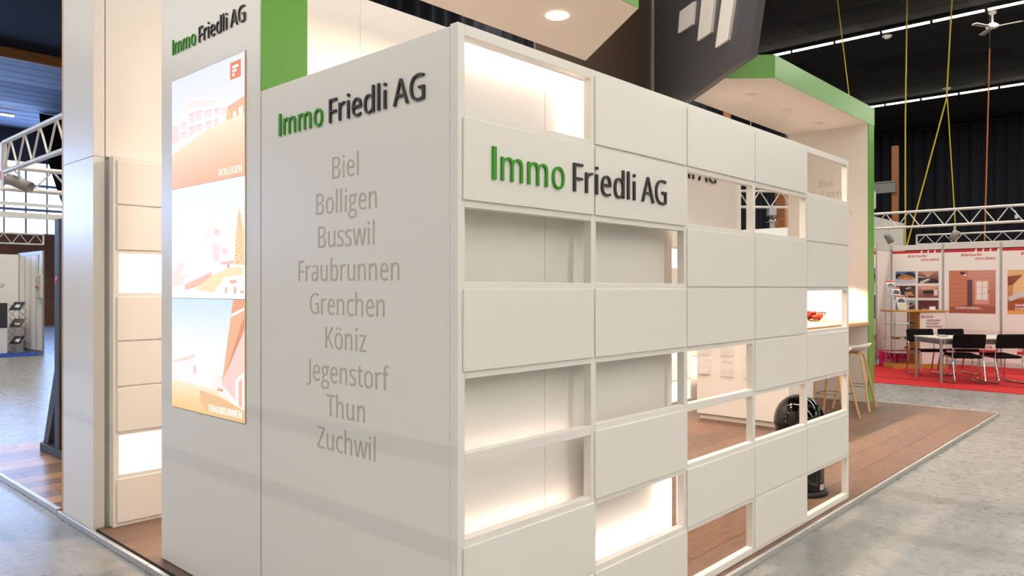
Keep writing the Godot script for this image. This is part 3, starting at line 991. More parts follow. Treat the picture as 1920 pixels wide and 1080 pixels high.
	var lp := part(b, "label_sticker", sheet(0.055, 0.04, 0.001), print_mat(lab), Vector3.ZERO, Vector3.ZERO, "white printed sticker")
	lp.basis = Basis(Vector3.UP, -0.723)
	lp.position = lp.basis * Vector3(-0.0275, 0.045, 0.1795)

func ring(r: float, t: float) -> ArrayMesh:
	var pts := []
	for k in 33:
		pts.append(Vector3(r * cos(TAU * k / 32.0), 0, r * sin(TAU * k / 32.0)))
	return tube(pts, t, 6)

func flap(r: float, ry: float) -> ArrayMesh:
	var st := SurfaceTool.new()
	st.begin(Mesh.PRIMITIVE_TRIANGLES)
	st.set_smooth_group(0)
	var at := func(i: int, j: int) -> Vector3:
		var an := -0.75 + 1.5 * i / 16.0
		var el := 0.12 + 0.85 * j / 10.0
		return Vector3(r * cos(el) * sin(an), ry * sin(el), r * cos(el) * cos(an))
	for i in 16:
		for j in 10:
			for v in [at.call(i, j), at.call(i, j + 1), at.call(i + 1, j + 1), at.call(i, j), at.call(i + 1, j + 1), at.call(i + 1, j)]:
				st.add_vertex(v)
	st.index()
	st.generate_normals()
	return st.commit()

func stool_shell() -> ArrayMesh:
	# shallow scoop, lower at the front (+x... -z), raised rim behind
	var st := SurfaceTool.new()
	st.begin(Mesh.PRIMITIVE_TRIANGLES)
	st.set_smooth_group(0)
	var n := 40
	var rings := []
	for side in 2:
		for k in 7:
			var f: float = k / 6.0 if side == 0 else 1.0 - k / 6.0
			var row := []
			for i in n:
				var an := TAU * i / n
				var x := 0.23 * cos(an) * (f if side == 0 else maxf(f, 0.05) * 0.97)
				var z := 0.2 * sin(an) * (f if side == 0 else maxf(f, 0.05) * 0.97)
				var rim := pow(f, 3.0) * (0.045 + 0.065 * maxf(0.0, sin(an)) + 0.02 * absf(cos(an)))
				row.append(Vector3(x, rim + (0.0 if side == 0 else 0.012 * (1.0 if k > 0 else 0.3)), z))
			rings.append(row)
	for k in rings.size() - 1:
		for i in n:
			var j := (i + 1) % n
			var v := [rings[k][i], rings[k][j], rings[k + 1][j], rings[k + 1][i]]
			for q in [0, 1, 2, 0, 2, 3]:
				st.add_vertex(v[q])
	st.index()
	st.generate_normals()
	return st.commit()

# ------------------------------------------------------------------ trusses and spots
func truss(label: String, a: Vector3, b: Vector3, h: float, bays: int, r := 0.024, end_post := false) -> Node3D:
	var t := thing("lighting_truss", label, "truss", a, 0.0)
	var l := b - a
	part(t, "chord", tube([Vector3.ZERO, l], r, 10), M.truss)
	part(t, "chord", tube([Vector3(0, h, 0), l + Vector3(0, h, 0)], r, 10), M.truss)
	for k in bays:
		var p := l * (float(k) / bays)
		var q := l * ((k + 0.5) / bays) + Vector3(0, h, 0)
		var s := l * ((k + 1.0) / bays)
		part(t, "brace", tube([p, q], r * 0.42, 6), M.truss)
		part(t, "brace", tube([q, s], r * 0.42, 6), M.truss)
	part(t, "end_post", tube([Vector3.ZERO, Vector3(0, h, 0)], r, 8), M.truss)
	part(t, "end_post", tube([l, l + Vector3(0, h, 0)], r, 8), M.truss)
	return t

func spot(label: String, at: Vector3, aim: Vector3, length := 0.2, r := 0.06) -> void:
	var s := thing("spotlight", label, "lamp", at)
	var d := aim.normalized()
	part(s, "bracket", tube([Vector3.ZERO, Vector3(0, -0.1, 0)], 0.012, 6), M.truss)
	var body := part(s, "housing", lathe([V(0.0, -length * 0.5), V(r * 0.9, -length * 0.5), V(r, -length * 0.4), V(r, length * 0.5), V(r * 0.85, length * 0.5), V(r * 0.8, length * 0.42), V(0.0, length * 0.42)], 20), mat(rgb(150, 148, 144), 0.5, 0.3))
	var up := Vector3.UP if absf(d.y) < 0.95 else Vector3.RIGHT
	var x := d.cross(up).normalized()
	body.basis = Basis(x, d, x.cross(d))
	body.position = Vector3(0, -0.1 - r, 0)

# ------------------------------------------------------------------ left: parquet booth, far white booth
func neighbour_left() -> void:
	var t := thing("parquet_platform", "low neighbouring platform of light parquet strips behind the pillar", "platform", Vector3(-0.06, 0, -4.0))
	bx(t, "deck", Vector3(0.0, 0, -2.86), Vector3(5.0, 0.03, -0.02), M.black, 0.001)
	var w := 0.2
	for r in 14:
		var z1: float = -0.02 - w * r
		var x: float = -[0.0, 0.5, 0.8, 0.25][r % 4]
		while x < 3.0:
			var a: float = max(x, 0.0)
			var b: float = min(x + 0.9, 5.0)
			if b > a + 0.02:
				bx(t, "parquet_strip", Vector3(a + 0.001, 0.03, z1 - w + 0.001), Vector3(b - 0.001, PL, z1 - 0.001), M.parquet[rng.randi() % 4], 0.001)
			x += 0.9
	bx(t, "edge_trim", Vector3(-0.03, 0, -2.86), Vector3(-0.002, 0.045, -0.02), M.trim, 0.003)
	# dark timber A-stand
	var dk := mat(rgb(62, 64, 70), 0.55)
	var s := thing("dark_stand", "dark grey timber stand with a slanted brace on the parquet platform", "stand", Vector3(0.5, PL + 0.001, -5.86))
	bx(s, "foot_beam", Vector3(-0.06, 0.0, -0.46), Vector3(0.06, 0.075, 0.46), dk, 0.004)
	bx(s, "post", Vector3(-0.05, 0.0755, -0.065), Vector3(0.05, 2.2, 0.065), dk, 0.004)
	part(s, "brace", prism(PackedVector2Array([V(-0.44, 0.076), V(-0.31, 0.076), V(-0.066, 0.56), V(-0.066, 0.9)]), 0.07), dk, Vector3(0.035, 0, 0), Vector3(0, -PI / 2, 0))
	part(s, "brace", prism(PackedVector2Array([V(0.44, 0.076), V(0.31, 0.076), V(0.066, 0.56), V(0.066, 0.9)]), 0.07), dk, Vector3(0.035, 0, 0), Vector3(0, -PI / 2, 0))
	part(s, "round_sticker", lathe([V(0.0, 0.002), V(0.035, 0.002), V(0.035, 0.0)], 20), mat(rgb(222, 70, 120), 0.5), Vector3(-0.0505, 1.64, 0.0), Vector3(0, 0, PI / 2), "pink round sticker")
	# trusses above that booth
	truss("light grey lighting truss hung above the parquet platform", Vector3(0.3, 2.77, -6.95), Vector3(0.3, 2.77, -4.2), 0.3, 6, 0.024)
	truss("light grey lighting truss crossing in front of the daylight windows", Vector3(-1.2, 2.78, -8.5), Vector3(4.0, 2.78, -8.5), 0.26, 12, 0.03)
	truss("thin lighting truss above the far white booth", Vector3(1.0, 2.66, -18.9), Vector3(4.0, 2.66, -18.9), 0.24, 9, 0.02)
	var beam := thing("crossbeam", "pale grey metal beam crossing in front of the windows beyond the parquet booth", "beam", Vector3(-1.0, 2.72, -12.0))
	bx(beam, "tube_profile", Vector3(0, 0, -0.04), Vector3(8.0, 0.09, 0.04), M.truss)
	bx(beam, "upper_profile", Vector3(0, 0.2, -0.03), Vector3(8.0, 0.25, 0.03), M.truss)
	bx(beam, "hanger", Vector3(1.0, 0.0901, -0.01), Vector3(1.02, 0.1999, 0.01), M.truss)
	bx(beam, "hanger", Vector3(6.5, 0.0901, -0.01), Vector3(6.52, 0.1999, 0.01), M.truss)
	spot("grey cylindrical spotlight hung from the truss above the parquet platform", Vector3(0.3, 2.77, -6.45), Vector3(0.55, -0.33, 0.6), 0.24, 0.055)
	var hs := thing("hanging_sign", "small white sign with a red band at the end of the truss", "sign", Vector3(0.3, 2.6, -7.02))
	bx(hs, "board", Vector3(-0.01, 0.0, -0.5), Vector3(0.01, 0.48, 0.0), M.white2)
	bx(hs, "red_band", Vector3(-0.012, 0.1, -0.5), Vector3(-0.0101, 0.19, 0.0), mat(rgb(196, 30, 60), 0.5), 0.0005)
	# tube lamps near the windows
	for q in [[Vector3(4.9, 8.1, -31.3), 1.6, "white tube lamp under the grey ceiling boards near the windows"], [Vector3(7.6, 5.55, -29.0), 2.4, "white tube lamp in front of the black gathered drape"]]:
		var tl := thing("tube_lamp", q[2], "lamp", q[0])
		bx(tl, "housing", Vector3(0, 0.04, -0.05), Vector3(q[1], 0.1, 0.05), M.white2)
		part(tl, "light_tube", tube([Vector3(0.02, 0, 0), Vector3(q[1] - 0.02, 0, 0)], 0.03, 10), M.lamp_white)
		bx(tl, "hanger", Vector3(q[1] * 0.5 - 0.01, 0.101, -0.01), Vector3(q[1] * 0.5 + 0.01, 8.3 - q[0].y, 0.01), M.alu)
		bx(tl, "conduit", Vector3(q[1] + 0.002, 0.05, -0.02), Vector3(q[1] + 2.2, 0.08, 0.02), M.alu)
	# far white booth
	var f := thing("white_booth", "far white panel booth on blue carpet seen beside the pillar", "booth", Vector3(3.9, 0, -20.5))
	for k in 4:
		bx(f, "wall_panel", Vector3(-1.0 * (k + 1) + 0.02, 0.03, -0.03), Vector3(-1.0 * k - 0.02, 2.46, 0.0), M.white2)
		bx(f, "post", Vector3(-1.0 * k - 0.02, 0.0, -0.035), Vector3(-1.0 * k + 0.02, 2.5, 0.005), M.alu)
	for k in 4:
		bx(f, "wall_panel", Vector3(0.0, 0.1, 0.47 * k + 0.02), Vector3(0.03, 2.42, 0.47 * (k + 1) - 0.02), M.white2)
		bx(f, "post", Vector3(-0.005, 0.0, 0.47 * (k + 1) - 0.018), Vector3(0.035, 2.5, 0.47 * (k + 1) + 0.018), M.alu)
	bx(f, "top_rail", Vector3(-0.006, 2.42, 0.02), Vector3(0.036, 2.5, 1.86), M.alu)
	bx(f, "skirting", Vector3(-0.02, 0.021, 0.02), Vector3(-0.006, 0.1, 1.88), mat(rgb(120, 120, 124), 0.6))
	var bc := thing("blue_carpet", "blue carpet under the far white booth", "carpet", Vector3(0, 0, 0))
	bx(bc, "pile", Vector3(-0.2, 0.0, -20.46), Vector3(3.87, 0.02, -18.5), M.blue_carpet)
	# folding brochure rack
	var r2 := thing("folding_rack", "zigzag folding brochure rack with dark leaflets against the far white booth", "rack", Vector3(3.62, 0.021, -19.55), -0.85)
	var pr := []
	for k in 3:
		var im := canvas(64, 48, rgb(50, 52, 62), rgb(34, 34, 42))
		ink(im, [V(0.35, 0.3), V(0.8, 0.4), V(0.75, 0.8), V(0.3, 0.7)], rgb(216, 220, 228))
		if k == 1:
			ink(im, [V(0.05, 0.1), V(0.95, 0.15), V(0.9, 0.5), V(0.1, 0.6)], rgb(120, 96, 88))
		pr.append(print_mat(im))
	for k in 7:
		var y0 := 0.03 + 0.165 * k
		for sx in [-0.13, 0.13]:
			part(r2, "scissor_bar", tube([Vector3(sx, y0, -0.12), Vector3(sx, y0 + 0.165, 0.12)], 0.008, 5), M.alu)
			part(r2, "scissor_bar", tube([Vector3(sx, y0, 0.12), Vector3(sx, y0 + 0.165, -0.12)], 0.008, 5), M.alu)
	bx(r2, "base_plate", Vector3(-0.18, 0.0, -0.14), Vector3(0.18, 0.02, 0.16), M.alu)
	for k in 3:
		var y: float = [0.3, 0.72, 1.14][k]
		var tr := part(r2, "tray", cbox(0.3, 0.012, 0.3), M.alu, Vector3(0, y, 0), Vector3(0.75, 0, 0))
		part(tr, "leaflet", sheet(0.27, 0.26, 0.006), pr[k], Vector3(-0.135, 0.0062, 0.13), Vector3(-PI / 2, 0, 0))
	# box, desk with dark poster, orchid, wall phone
	var bxn := thing("storage_box", "plain white box on the floor behind the folding rack", "box", Vector3(3.62, 0.021, -20.1))
	bx(bxn, "carton", Vector3(-0.2, 0, -0.2), Vector3(0.22, 0.62, 0.2), M.white2, 0.006)
	bx(bxn, "lid", Vector3(-0.205, 0.621, -0.205), Vector3(0.225, 0.64, 0.205), M.white, 0.003)
	var ds := thing("info_desk", "white desk fronted by a dark poster in the far booth", "desk", Vector3(2.95, 0.021, -19.7))
	bx(ds, "body", Vector3(-0.6, 0, -0.25), Vector3(0.43, 1.2, 0.25), M.white2, 0.004)
	bx(ds, "dark_poster", Vector3(-0.5, 0.62, 0.251), Vector3(0.43, 1.22, 0.262), mat(rgb(52, 48, 56), 0.5))
	var orc := thing("orchid", "white orchid in a turquoise pot on the far booth's desk", "plant", Vector3(3.1, 1.222, -19.7))
	part(orc, "pot", lathe([V(0.0, 0.0), V(0.05, 0.0), V(0.07, 0.12), V(0.062, 0.12), V(0.045, 0.01)], 20), mat(rgb(96, 190, 200), 0.4))
	var leafm := mat(rgb(46, 96, 40), 0.5)
	for k in 5:
		var an := k * 1.3
		part(orc, "leaf", prism(PackedVector2Array([V(0, 0), V(0.05, 0.08), V(0.03, 0.24), V(0, 0.3), V(-0.02, 0.2), V(-0.03, 0.08)]), 0.004), leafm, Vector3(0, 0.1, 0), Vector3(0.5, an, 0))
	part(orc, "stem", tube(rounded([Vector3(0, 0.1, 0), Vector3(0.08, 0.42, 0.02), Vector3(0.26, 0.5, 0.05)], 0.1), 0.006, 6), leafm)
	var petal := lathe([V(0.0, -0.012), V(0.03, -0.006), V(0.04, 0.006), V(0.0, 0.012)], 10)
	for k in 7:
		var fl := part(orc, "flower", petal, M.white2, Vector3(0.05 + 0.035 * k, 0.44 + 0.03 * sin(k * 1.1), 0.02 + 0.02 * cos(k * 2.0)), Vector3(0.9, k * 0.7, 0.3))
		part(fl, "petal", petal, M.white2, Vector3(0.03, 0.004, 0.0), Vector3(0, 0, 0.5))
	var ph := thing("wall_box", "beige electrical wall box with an orange switch in the far booth", "switch box", Vector3(3.899, 1.36, -18.72), -PI / 2)
	bx(ph, "case", Vector3(-0.22, 0, 0.0), Vector3(0.16, 0.58, 0.06), mat(rgb(206, 200, 184), 0.5), 0.01)
	bx(ph, "cover", Vector3(-0.02, 0.24, 0.0605), Vector3(0.14, 0.56, 0.09), mat(rgb(190, 184, 170), 0.5), 0.01)
	bx(ph, "switch", Vector3(-0.14, 0.24, 0.0605), Vector3(-0.06, 0.3, 0.09), mat(rgb(220, 92, 24), 0.5), 0.006)
	bx(ph, "lever", Vector3(-0.05, 0.262, 0.0605), Vector3(0.12, 0.278, 0.1), M.black, 0.003)
	bx(ph, "dial", Vector3(-0.18, 0.42, 0.0605), Vector3(-0.06, 0.52, 0.08), mat(rgb(214, 210, 198), 0.5), 0.01)
	bx(ph, "cable_duct", Vector3(-0.19, 0.5805, 0.0), Vector3(-0.17, 1.05, 0.02), M.alu)

# ------------------------------------------------------------------ right: poster booth on red carpet
func picture(kind: int) -> Image:
	var im := canvas(160, 110, rgb(90, 60, 50), rgb(70, 44, 38))
	match kind:
		0:
			im = canvas(160, 110, rgb(70, 104, 170), rgb(190, 206, 232))
			ink(im, [V(0, 0.3), V(0.15, 0.12), V(0.3, 0.3), V(0.5, 0.1), V(0.8, 0.05), V(1, 0.3), V(1, 0.6), V(0, 0.6)], rgb(34, 40, 36))
			ink(im, [V(0.12, 0.5), V(0.45, 0.22), V(0.95, 0.48), V(0.9, 0.7), V(0.2, 0.72)], rgb(206, 140, 86))
			ink(im, [V(0.2, 0.52), V(0.46, 0.3), V(0.85, 0.52), V(0.8, 0.56), V(0.46, 0.38), V(0.25, 0.56)], rgb(120, 66, 40))
			ink(im, [V(0, 0.78), V(0.3, 0.68), V(0.8, 0.72), V(1, 0.62), V(1, 1), V(0, 1)], rgb(196, 200, 214))
		1:
			im = canvas(160, 110, rgb(184, 130, 108), rgb(70, 44, 40))
			for k in 8:
				ink(im, [V(0.1 + 0.1 * k, 0), V(0.14 + 0.1 * k, 0), V(0.5, 0.5), V(0.48, 0.5)], rgb(214, 170, 146))
			ink(im, [V(0, 0.3), V(0.4, 0.45), V(0.5, 0.8), V(0, 0.95)], rgb(60, 42, 40))
			ink(im, [V(0, 0.4), V(0.38, 0.5), V(0.4, 0.55), V(0, 0.5)], rgb(224, 218, 210))
			ink(im, [V(0.1, 0.85), V(0.5, 0.6), V(0.6, 0.7), V(0.25, 1), V(0.1, 1)], rgb(206, 200, 196))
			ink(im, [V(0.6, 0.62), V(1, 0.7), V(1, 1), V(0.55, 1)], rgb(50, 40, 40))
		2:
			im = canvas(160, 110, rgb(58, 52, 54), rgb(44, 38, 36))
			ink(im, [V(0.4, 0.5), V(0.75, 0.15), V(1, 0.3), V(1, 0.9), V(0.5, 0.95)], rgb(86, 64, 52))
			ink(im, [V(0.45, 0.55), V(0.8, 0.5), V(0.95, 0.85), V(0.5, 0.8)], rgb(196, 152, 112))
			ink(im, [V(0.5, 0.2), V(0.75, 0.1), V(0.8, 0.2), V(0.55, 0.3)], rgb(210, 206, 196))
		3:
			im = canvas(160, 110, rgb(206, 150, 130), rgb(140, 84, 76))
			ink_rect(im, 0.25, 0.38, 0.75, 0.66, rgb(58, 36, 36))
			ink_rect(im, 0.3, 0.66, 0.75, 0.88, rgb(130, 74, 70))
			ink_rect(im, 0.78, 0.3, 0.95, 0.8, rgb(226, 214, 208))
			ink(im, [V(0, 0), V(1, 0), V(0.8, 0.28), V(0.2, 0.34)], rgb(214, 164, 140))
		4:
			im = canvas(160, 110, rgb(150, 170, 190), rgb(96, 90, 88))
			ink(im, [V(0.3, 0.5), V(0.8, 0.2), V(1, 0.6), V(0.6, 0.9)], rgb(76, 44, 40))
			ink(im, [V(0.35, 0.55), V(0.85, 0.35), V(0.9, 0.45), V(0.4, 0.65)], rgb(186, 130, 100))
		5:
			im = canvas(160, 110, rgb(96, 44, 46), rgb(108, 56, 54))
			ink_rect(im, 0.2, 0.74, 0.5, 0.88, rgb(190, 160, 150))
			ink_rect(im, 0.25, 0.66, 0.3, 0.8, rgb(220, 200, 190))
			ink_rect(im, 0.4, 0.68, 0.44, 0.8, rgb(220, 200, 190))
		6:
			im = canvas(400, 420, rgb(206, 150, 132), rgb(170, 104, 88))
			ink(im, [V(0, 0), V(0.42, 0), V(0.4, 1), V(0, 1)], rgb(196, 122, 92))
			for k in 9:
				ink(im, [V(0, 0.1 + 0.11 * k), V(0.41, 0.12 + 0.1 * k), V(0.41, 0.127 + 0.1 * k), V(0, 0.108 + 0.11 * k)], rgb(158, 90, 68))
			for k in 5:
				ink(im, [V(0.42, 0.04 + 0.05 * k), V(1, 0.0 + 0.09 * k), V(1, 0.008 + 0.09 * k), V(0.42, 0.047 + 0.05 * k)], rgb(186, 126, 110))
			ink(im, [V(0, 0.86), V(0.5, 0.78), V(1, 0.84), V(1, 1), V(0, 1)], rgb(164, 88, 68))
			ink_rect(im, 0.4, 0.22, 0.51, 0.84, rgb(104, 66, 68))
			ink_rect(im, 0.56, 0.22, 0.87, 0.78, rgb(214, 154, 136))
			ink_rect(im, 0.6, 0.26, 0.83, 0.68, rgb(232, 230, 222))
			for q in [[0.71, 0.26, 0.725, 0.68], [0.6, 0.39, 0.83, 0.4], [0.6, 0.53, 0.83, 0.54]]:
				ink_rect(im, q[0], q[1], q[2], q[3], rgb(206, 160, 140))
			ink_rect(im, 0.85, 0.47, 0.87, 0.52, rgb(60, 40, 40))
			ink(im, [V(0.22, 0.04), V(0.3, 0.03), V(0.4, 0.08), V(0.38, 0.13), V(0.28, 0.1)], rgb(60, 40, 40))
			ink(im, [V(0.31, 0.1), V(0.38, 0.08), V(0.39, 0.12), V(0.33, 0.13)], rgb(236, 226, 214))
			speckle(im, 0, 0, 1, 1, 0.05, 77)
		7:
			im = canvas(400, 420, rgb(226, 184, 128), rgb(170, 92, 52))
			ink(im, [V(0, 0.15), V(0.3, 0.12), V(0.1, 0.34), V(0, 0.36)], rgb(140, 66, 42))
			ink(im, [V(0.3, 0.12), V(1, 0.1), V(1, 0.6), V(0.1, 0.62), V(0.12, 0.34)], rgb(232, 194, 140))
			for k in 5:
				ink(im, [V(0.1, 0.2 + 0.1 * k), V(1, 0.18 + 0.1 * k), V(1, 0.186 + 0.1 * k), V(0.1, 0.206 + 0.1 * k)], rgb(206, 156, 98))
			ink(im, [V(0, 0.62), V(0.9, 0.2), V(0.95, 0.26), V(0.05, 0.72)], rgb(206, 204, 206))
			ink(im, [V(0, 0.72), V(0.2, 0.66), V(1, 0.7), V(1, 1), V(0, 1)], rgb(160, 78, 46))
			ink(im, [V(0, 0.92), V(0.3, 0.9), V(0.4, 1), V(0, 1)], rgb(224, 164, 78))
			speckle(im, 0, 0, 1, 1, 0.05, 78)
	return im

func neighbour_right() -> void:
	var red := mat(rgb(190, 26, 34), 0.5)
	var dred := mat(rgb(120, 26, 34), 0.5)
	var rc := thing("red_carpet", "bright red carpet of the poster booth", "carpet", Vector3.ZERO)
	bx(rc, "pile", Vector3(11.75, 0.0, -3.1), Vector3(15.98, 0.01, 4.0), M.red_carpet)
	var w := thing("poster_booth", "white panel walls with grey posts around the red carpet", "booth", Vector3(16.0, 0, 0))
	var zs := [-3.13, -2.12, -1.08, -0.05, 0.98, 2.0]
	for k in 5:
		bx(w, "wall_panel", Vector3(0.0, 0.1, zs[k] + 0.02), Vector3(0.03, 2.4, zs[k + 1] - 0.02), M.white2)
		bx(w, "top_rail", Vector3(-0.004, 2.42, zs[k] + 0.02), Vector3(0.034, 2.53, zs[k + 1] - 0.02), M.truss)
		bx(w, "foot_rail", Vector3(-0.004, 0.011, zs[k] + 0.02), Vector3(0.034, 0.1, zs[k + 1] - 0.02), mat(rgb(196, 190, 188), 0.5))
	for z in zs:
		bx(w, "post", Vector3(-0.01, 0.0105, z - 0.02), Vector3(0.04, 2.53, z + 0.02), M.alu)
	for k in 2:
		bx(w, "wall_panel", Vector3(-1.0 * (k + 1) + 0.02, 0.1, -3.17), Vector3(-1.0 * k - 0.02, 2.4, -3.14), M.white2)
		bx(w, "top_rail", Vector3(-1.0 * (k + 1) + 0.02, 2.42, -3.172), Vector3(-1.0 * k - 0.02, 2.53, -3.132), M.truss)
		bx(w, "post", Vector3(-1.0 * (k + 1) - 0.02, 0.0105, -3.175), Vector3(-1.0 * (k + 1) + 0.02, 2.53, -3.128), M.alu)
	# posters (local x runs along +z)
	var poster_labels := ["white poster with six small photographs and a red header bar", "white poster with one large photograph of a wooden room and window", "white poster with a photograph of pale boards and a red header bar"]
	for k in 3:
		var z0: float = zs[k] + 0.022
		var p := thing("poster", poster_labels[k], "poster", Vector3(15.999, 0.12, z0), -PI / 2)
		bx(p, "sheet", Vector3(0.0, 0.0, 0.0), Vector3(0.99, 2.285, 0.003), M.white2, 0.0005)
		for q in [[0.0, 0.57], [0.59, 0.7], [0.715, 0.83], [0.845, 0.96]]:
			part(p, "header_bar", prism(PackedVector2Array([V(q[0], 2.23), V(q[1] - 0.012, 2.23), V(q[1], 2.285), V(q[0] + (0.012 if q[0] > 0.0 else 0.0), 2.285)]), 0.001), red, Vector3(0, 0, 0.0035))
		part(p, "lettering", letters("Bärtschi", 0.365, 0.055, 0.001, true, 0.2), red, Vector3(0.31, 2.14, 0.0035))
		part(p, "lettering", letters("HOLZBAU", 0.34, 0.047, 0.001, true, 0.2), red, Vector3(0.57, 2.062, 0.0035))
		if k == 0:
			for i in 6:
				part(p, "photo", sheet(0.395, 0.257, 0.002), print_mat(picture(i)), Vector3(0.065 + 0.445 * (i % 2), 1.585 - 0.31 * (i / 2), 0.0035))
		elif k == 1:
			part(p, "photo", sheet(0.835, 0.885, 0.002), print_mat(picture(6)), Vector3(0.09, 0.962, 0.0035))
			part(p, "lettering", letters("FENSTERBAU...", 0.505, 0.045, 0.001, true, 0.2), M.white, Vector3(0.21, 1.05, 0.0058))
		else:
			part(p, "photo", sheet(0.835, 0.885, 0.002), print_mat(picture(7)), Vector3(0.09, 0.962, 0.0035))
			part(p, "lettering", letters("WIR", 0.16, 0.045, 0.001, true, 0.2), M.white, Vector3(0.21, 1.12, 0.0058))
			part(p, "lettering", letters("IHRE", 0.2, 0.045, 0.001, true, 0.2), M.white, Vector3(0.21, 1.05, 0.0058))
		part(p, "footer_bar", prism(PackedVector2Array([V(0.24, 0.16), V(0.96, 0.16), V(0.96, 0.225), V(0.255, 0.225)]), 0.001), red, Vector3(0, 0, 0.0035))
		part(p, "lettering", letters("www", 0.14, 0.06, 0.001, true), red, Vector3(0.27, 0.255, 0.0035))
		if k == 1:
			part(p, "lettering", letters(".ch", 0.11, 0.06, 0.001, true), red, Vector3(0.75, 0.255, 0.0035))
		part(p, "house_outline", tube([Vector3(0.29, 0.36, 0), Vector3(0.27, 0.4, 0), Vector3(0.42, 0.47, 0), Vector3(0.6, 0.4, 0), Vector3(0.58, 0.36, 0)], 0.008, 5), red, Vector3(0, 0, 0.006))
	var sp := thing("poster", "white poster on the booth's side wall showing a red header and a dark photograph", "poster", Vector3(14.05, 0.12, -3.139))
	bx(sp, "sheet", Vector3(0, 0, 0), Vector3(0.9, 2.285, 0.003), M.white2, 0.0005)
	bx(sp, "header_bar", Vector3(0, 2.18, 0.0031), Vector3(0.9, 2.26, 0.004), red, 0.0003)
	for i in 2:
		part(sp, "photo", sheet(0.7, 0.5, 0.002), print_mat(picture(2 * i)), Vector3(0.18, 1.4 - 0.56 * i, 0.0035))
	bx(sp, "footer_bar", Vector3(0.1, 0.42, 0.0031), Vector3(0.9, 0.5, 0.004), red, 0.0003)
	# display counter turned to the aisle
	var c := thing("display_counter", "yellow beech display counter with glass side shelves and a lettered white front", "counter", Vector3(14.24, 0.0105, -2.594), -PI / 4)
	part(c, "base_board", prism(PackedVector2Array([V(0.0, 0.02), V(1.08, 0.02), V(1.08, -0.46), V(0.04, -0.46)]), 0.08, true), M.counter_wood)
	part(c, "top_board", prism(PackedVector2Array([V(-0.02, 0.03), V(1.1, 0.03), V(1.1, -0.48), V(0.0, -0.48)]), 0.03, true), M.counter_wood, Vector3(0, 1.12, 0))
	bx(c, "cabinet", Vector3(0.53, 0.0805, -0.44), Vector3(1.06, 1.1195, 0.0), M.counter_wood, 0.003)
	bx(c, "front_panel", Vector3(0.54, 0.09, 0.0005), Vector3(1.05, 1.11, 0.006), M.white2, 0.001)
	part(c, "lettering", letters("Bärtschi", 0.24, 0.05, 0.001, true, 0.2), dred, Vector3(0.56, 1.0, 0.0065))
	part(c, "lettering", letters("VARIOHAUS", 0.29, 0.04, 0.001, true, 0.2), dred, Vector3(0.66, 0.93, 0.0065))
	part(c, "lettering", letters("HOLZBAU", 0.25, 0.04, 0.001, true, 0.2), dred, Vector3(0.66, 0.87, 0.0065))
	part(c, "lettering", letters("FENSTERBAU", 0.33, 0.04, 0.001, true, 0.2), dred, Vector3(0.66, 0.81, 0.0065))
	part(c, "lettering", letters("Bärtschi Bau AG", 0.32, 0.025, 0.001), M.black, Vector3(0.58, 0.69, 0.0065))
	for y in [0.3, 0.57, 0.86]:
		bx(c, "glass_shelf", Vector3(0.0, y, -0.44), Vector3(0.528, y + 0.01, -0.02), M.shelf_glass, 0.001)
	for q in [V(0.06, -0.06), V(0.06, -0.4), V(0.36, -0.06)]:
		part(c, "rod", tube([Vector3(q.x, 0.081, q.y), Vector3(q.x, 1.119, q.y)], 0.008, 8), M.chrome)
	var cb := Basis(Vector3.UP, -PI / 4)
	var at := func(v: Vector3) -> Vector3: return Vector3(14.24, 0.0105, -2.594) + cb * v
	# things on the counter shelves
	var st1 := thing("leaflet_stack", "low stack of pale leaflets on the counter's upper glass shelf", "leaflets", at.call(Vector3(0.12, 0.871, -0.2)), -PI / 4)
	bx(st1, "pages", Vector3(0, 0, -0.12), Vector3(0.26, 0.035, 0.1), M.white2)
	bx(st1, "dark_cover", Vector3(0.262, 0, -0.12), Vector3(0.36, 0.03, 0.1), M.black)
	for k in 2:
		var wd := thing("wooden_dish", ["flat wooden dish on the middle glass shelf at the outer rod", "flat wooden dish on the middle glass shelf beside the cabinet"][k], "dish", at.call(Vector3(0.14 + 0.26 * k, 0.5805, -0.15)))
		part(wd, "dish", lathe([V(0.0, 0.0), V(0.06, 0.0), V(0.12, 0.035), V(0.11, 0.037), V(0.05, 0.008), V(0.0, 0.006)], 24), M.timber)
	var br := thing("brochure_stand", "clear tiered brochure stand full of leaflets on the display counter", "holder", at.call(Vector3(0.14, 1.1505, -0.22)), -PI / 4 + 0.25)
	var cov := []
	for k in 3:
		var im := canvas(64, 96, rgb(232, 232, 236), rgb(200, 206, 214))
		ink_rect(im, 0.0, 0.02, 1.0, 0.12, rgb(200, 60, 60))
		ink(im, [V(0.1, 0.3), V(0.5, 0.2), V(0.9, 0.3), V(0.9, 0.5), V(0.1, 0.5)], rgb(70, 80, 84))
		ink_rect(im, 0.1, 0.55, 0.9, 0.9, [rgb(150, 170, 200), rgb(90, 110, 80), rgb(206, 206, 150)][k])
		cov.append(print_mat(im))
	for k in 3:
		part(br, "leaflet", sheet(0.21, 0.3, 0.02), cov[k], Vector3(-0.06 + 0.05 * k, 0.3 - 0.13 * k - (0.04 if k == 2 else 0.0), -0.1 + 0.08 * k), Vector3(-0.25, 0, 0))
		bx(br, "pocket", Vector3(-0.08 + 0.05 * k, 0.26 - 0.13 * k, -0.06 + 0.08 * k), Vector3(0.18 + 0.05 * k, 0.4 - 0.13 * k, -0.057 + 0.08 * k), M.plexi, 0.0005)
	bx(br, "side_wall", Vector3(-0.085, 0.0, -0.14), Vector3(-0.081, 0.5, 0.1), M.plexi, 0.0005)
	bx(br, "side_wall", Vector3(0.26, 0.0, -0.14), Vector3(0.264, 0.3, 0.1), M.plexi, 0.0005)
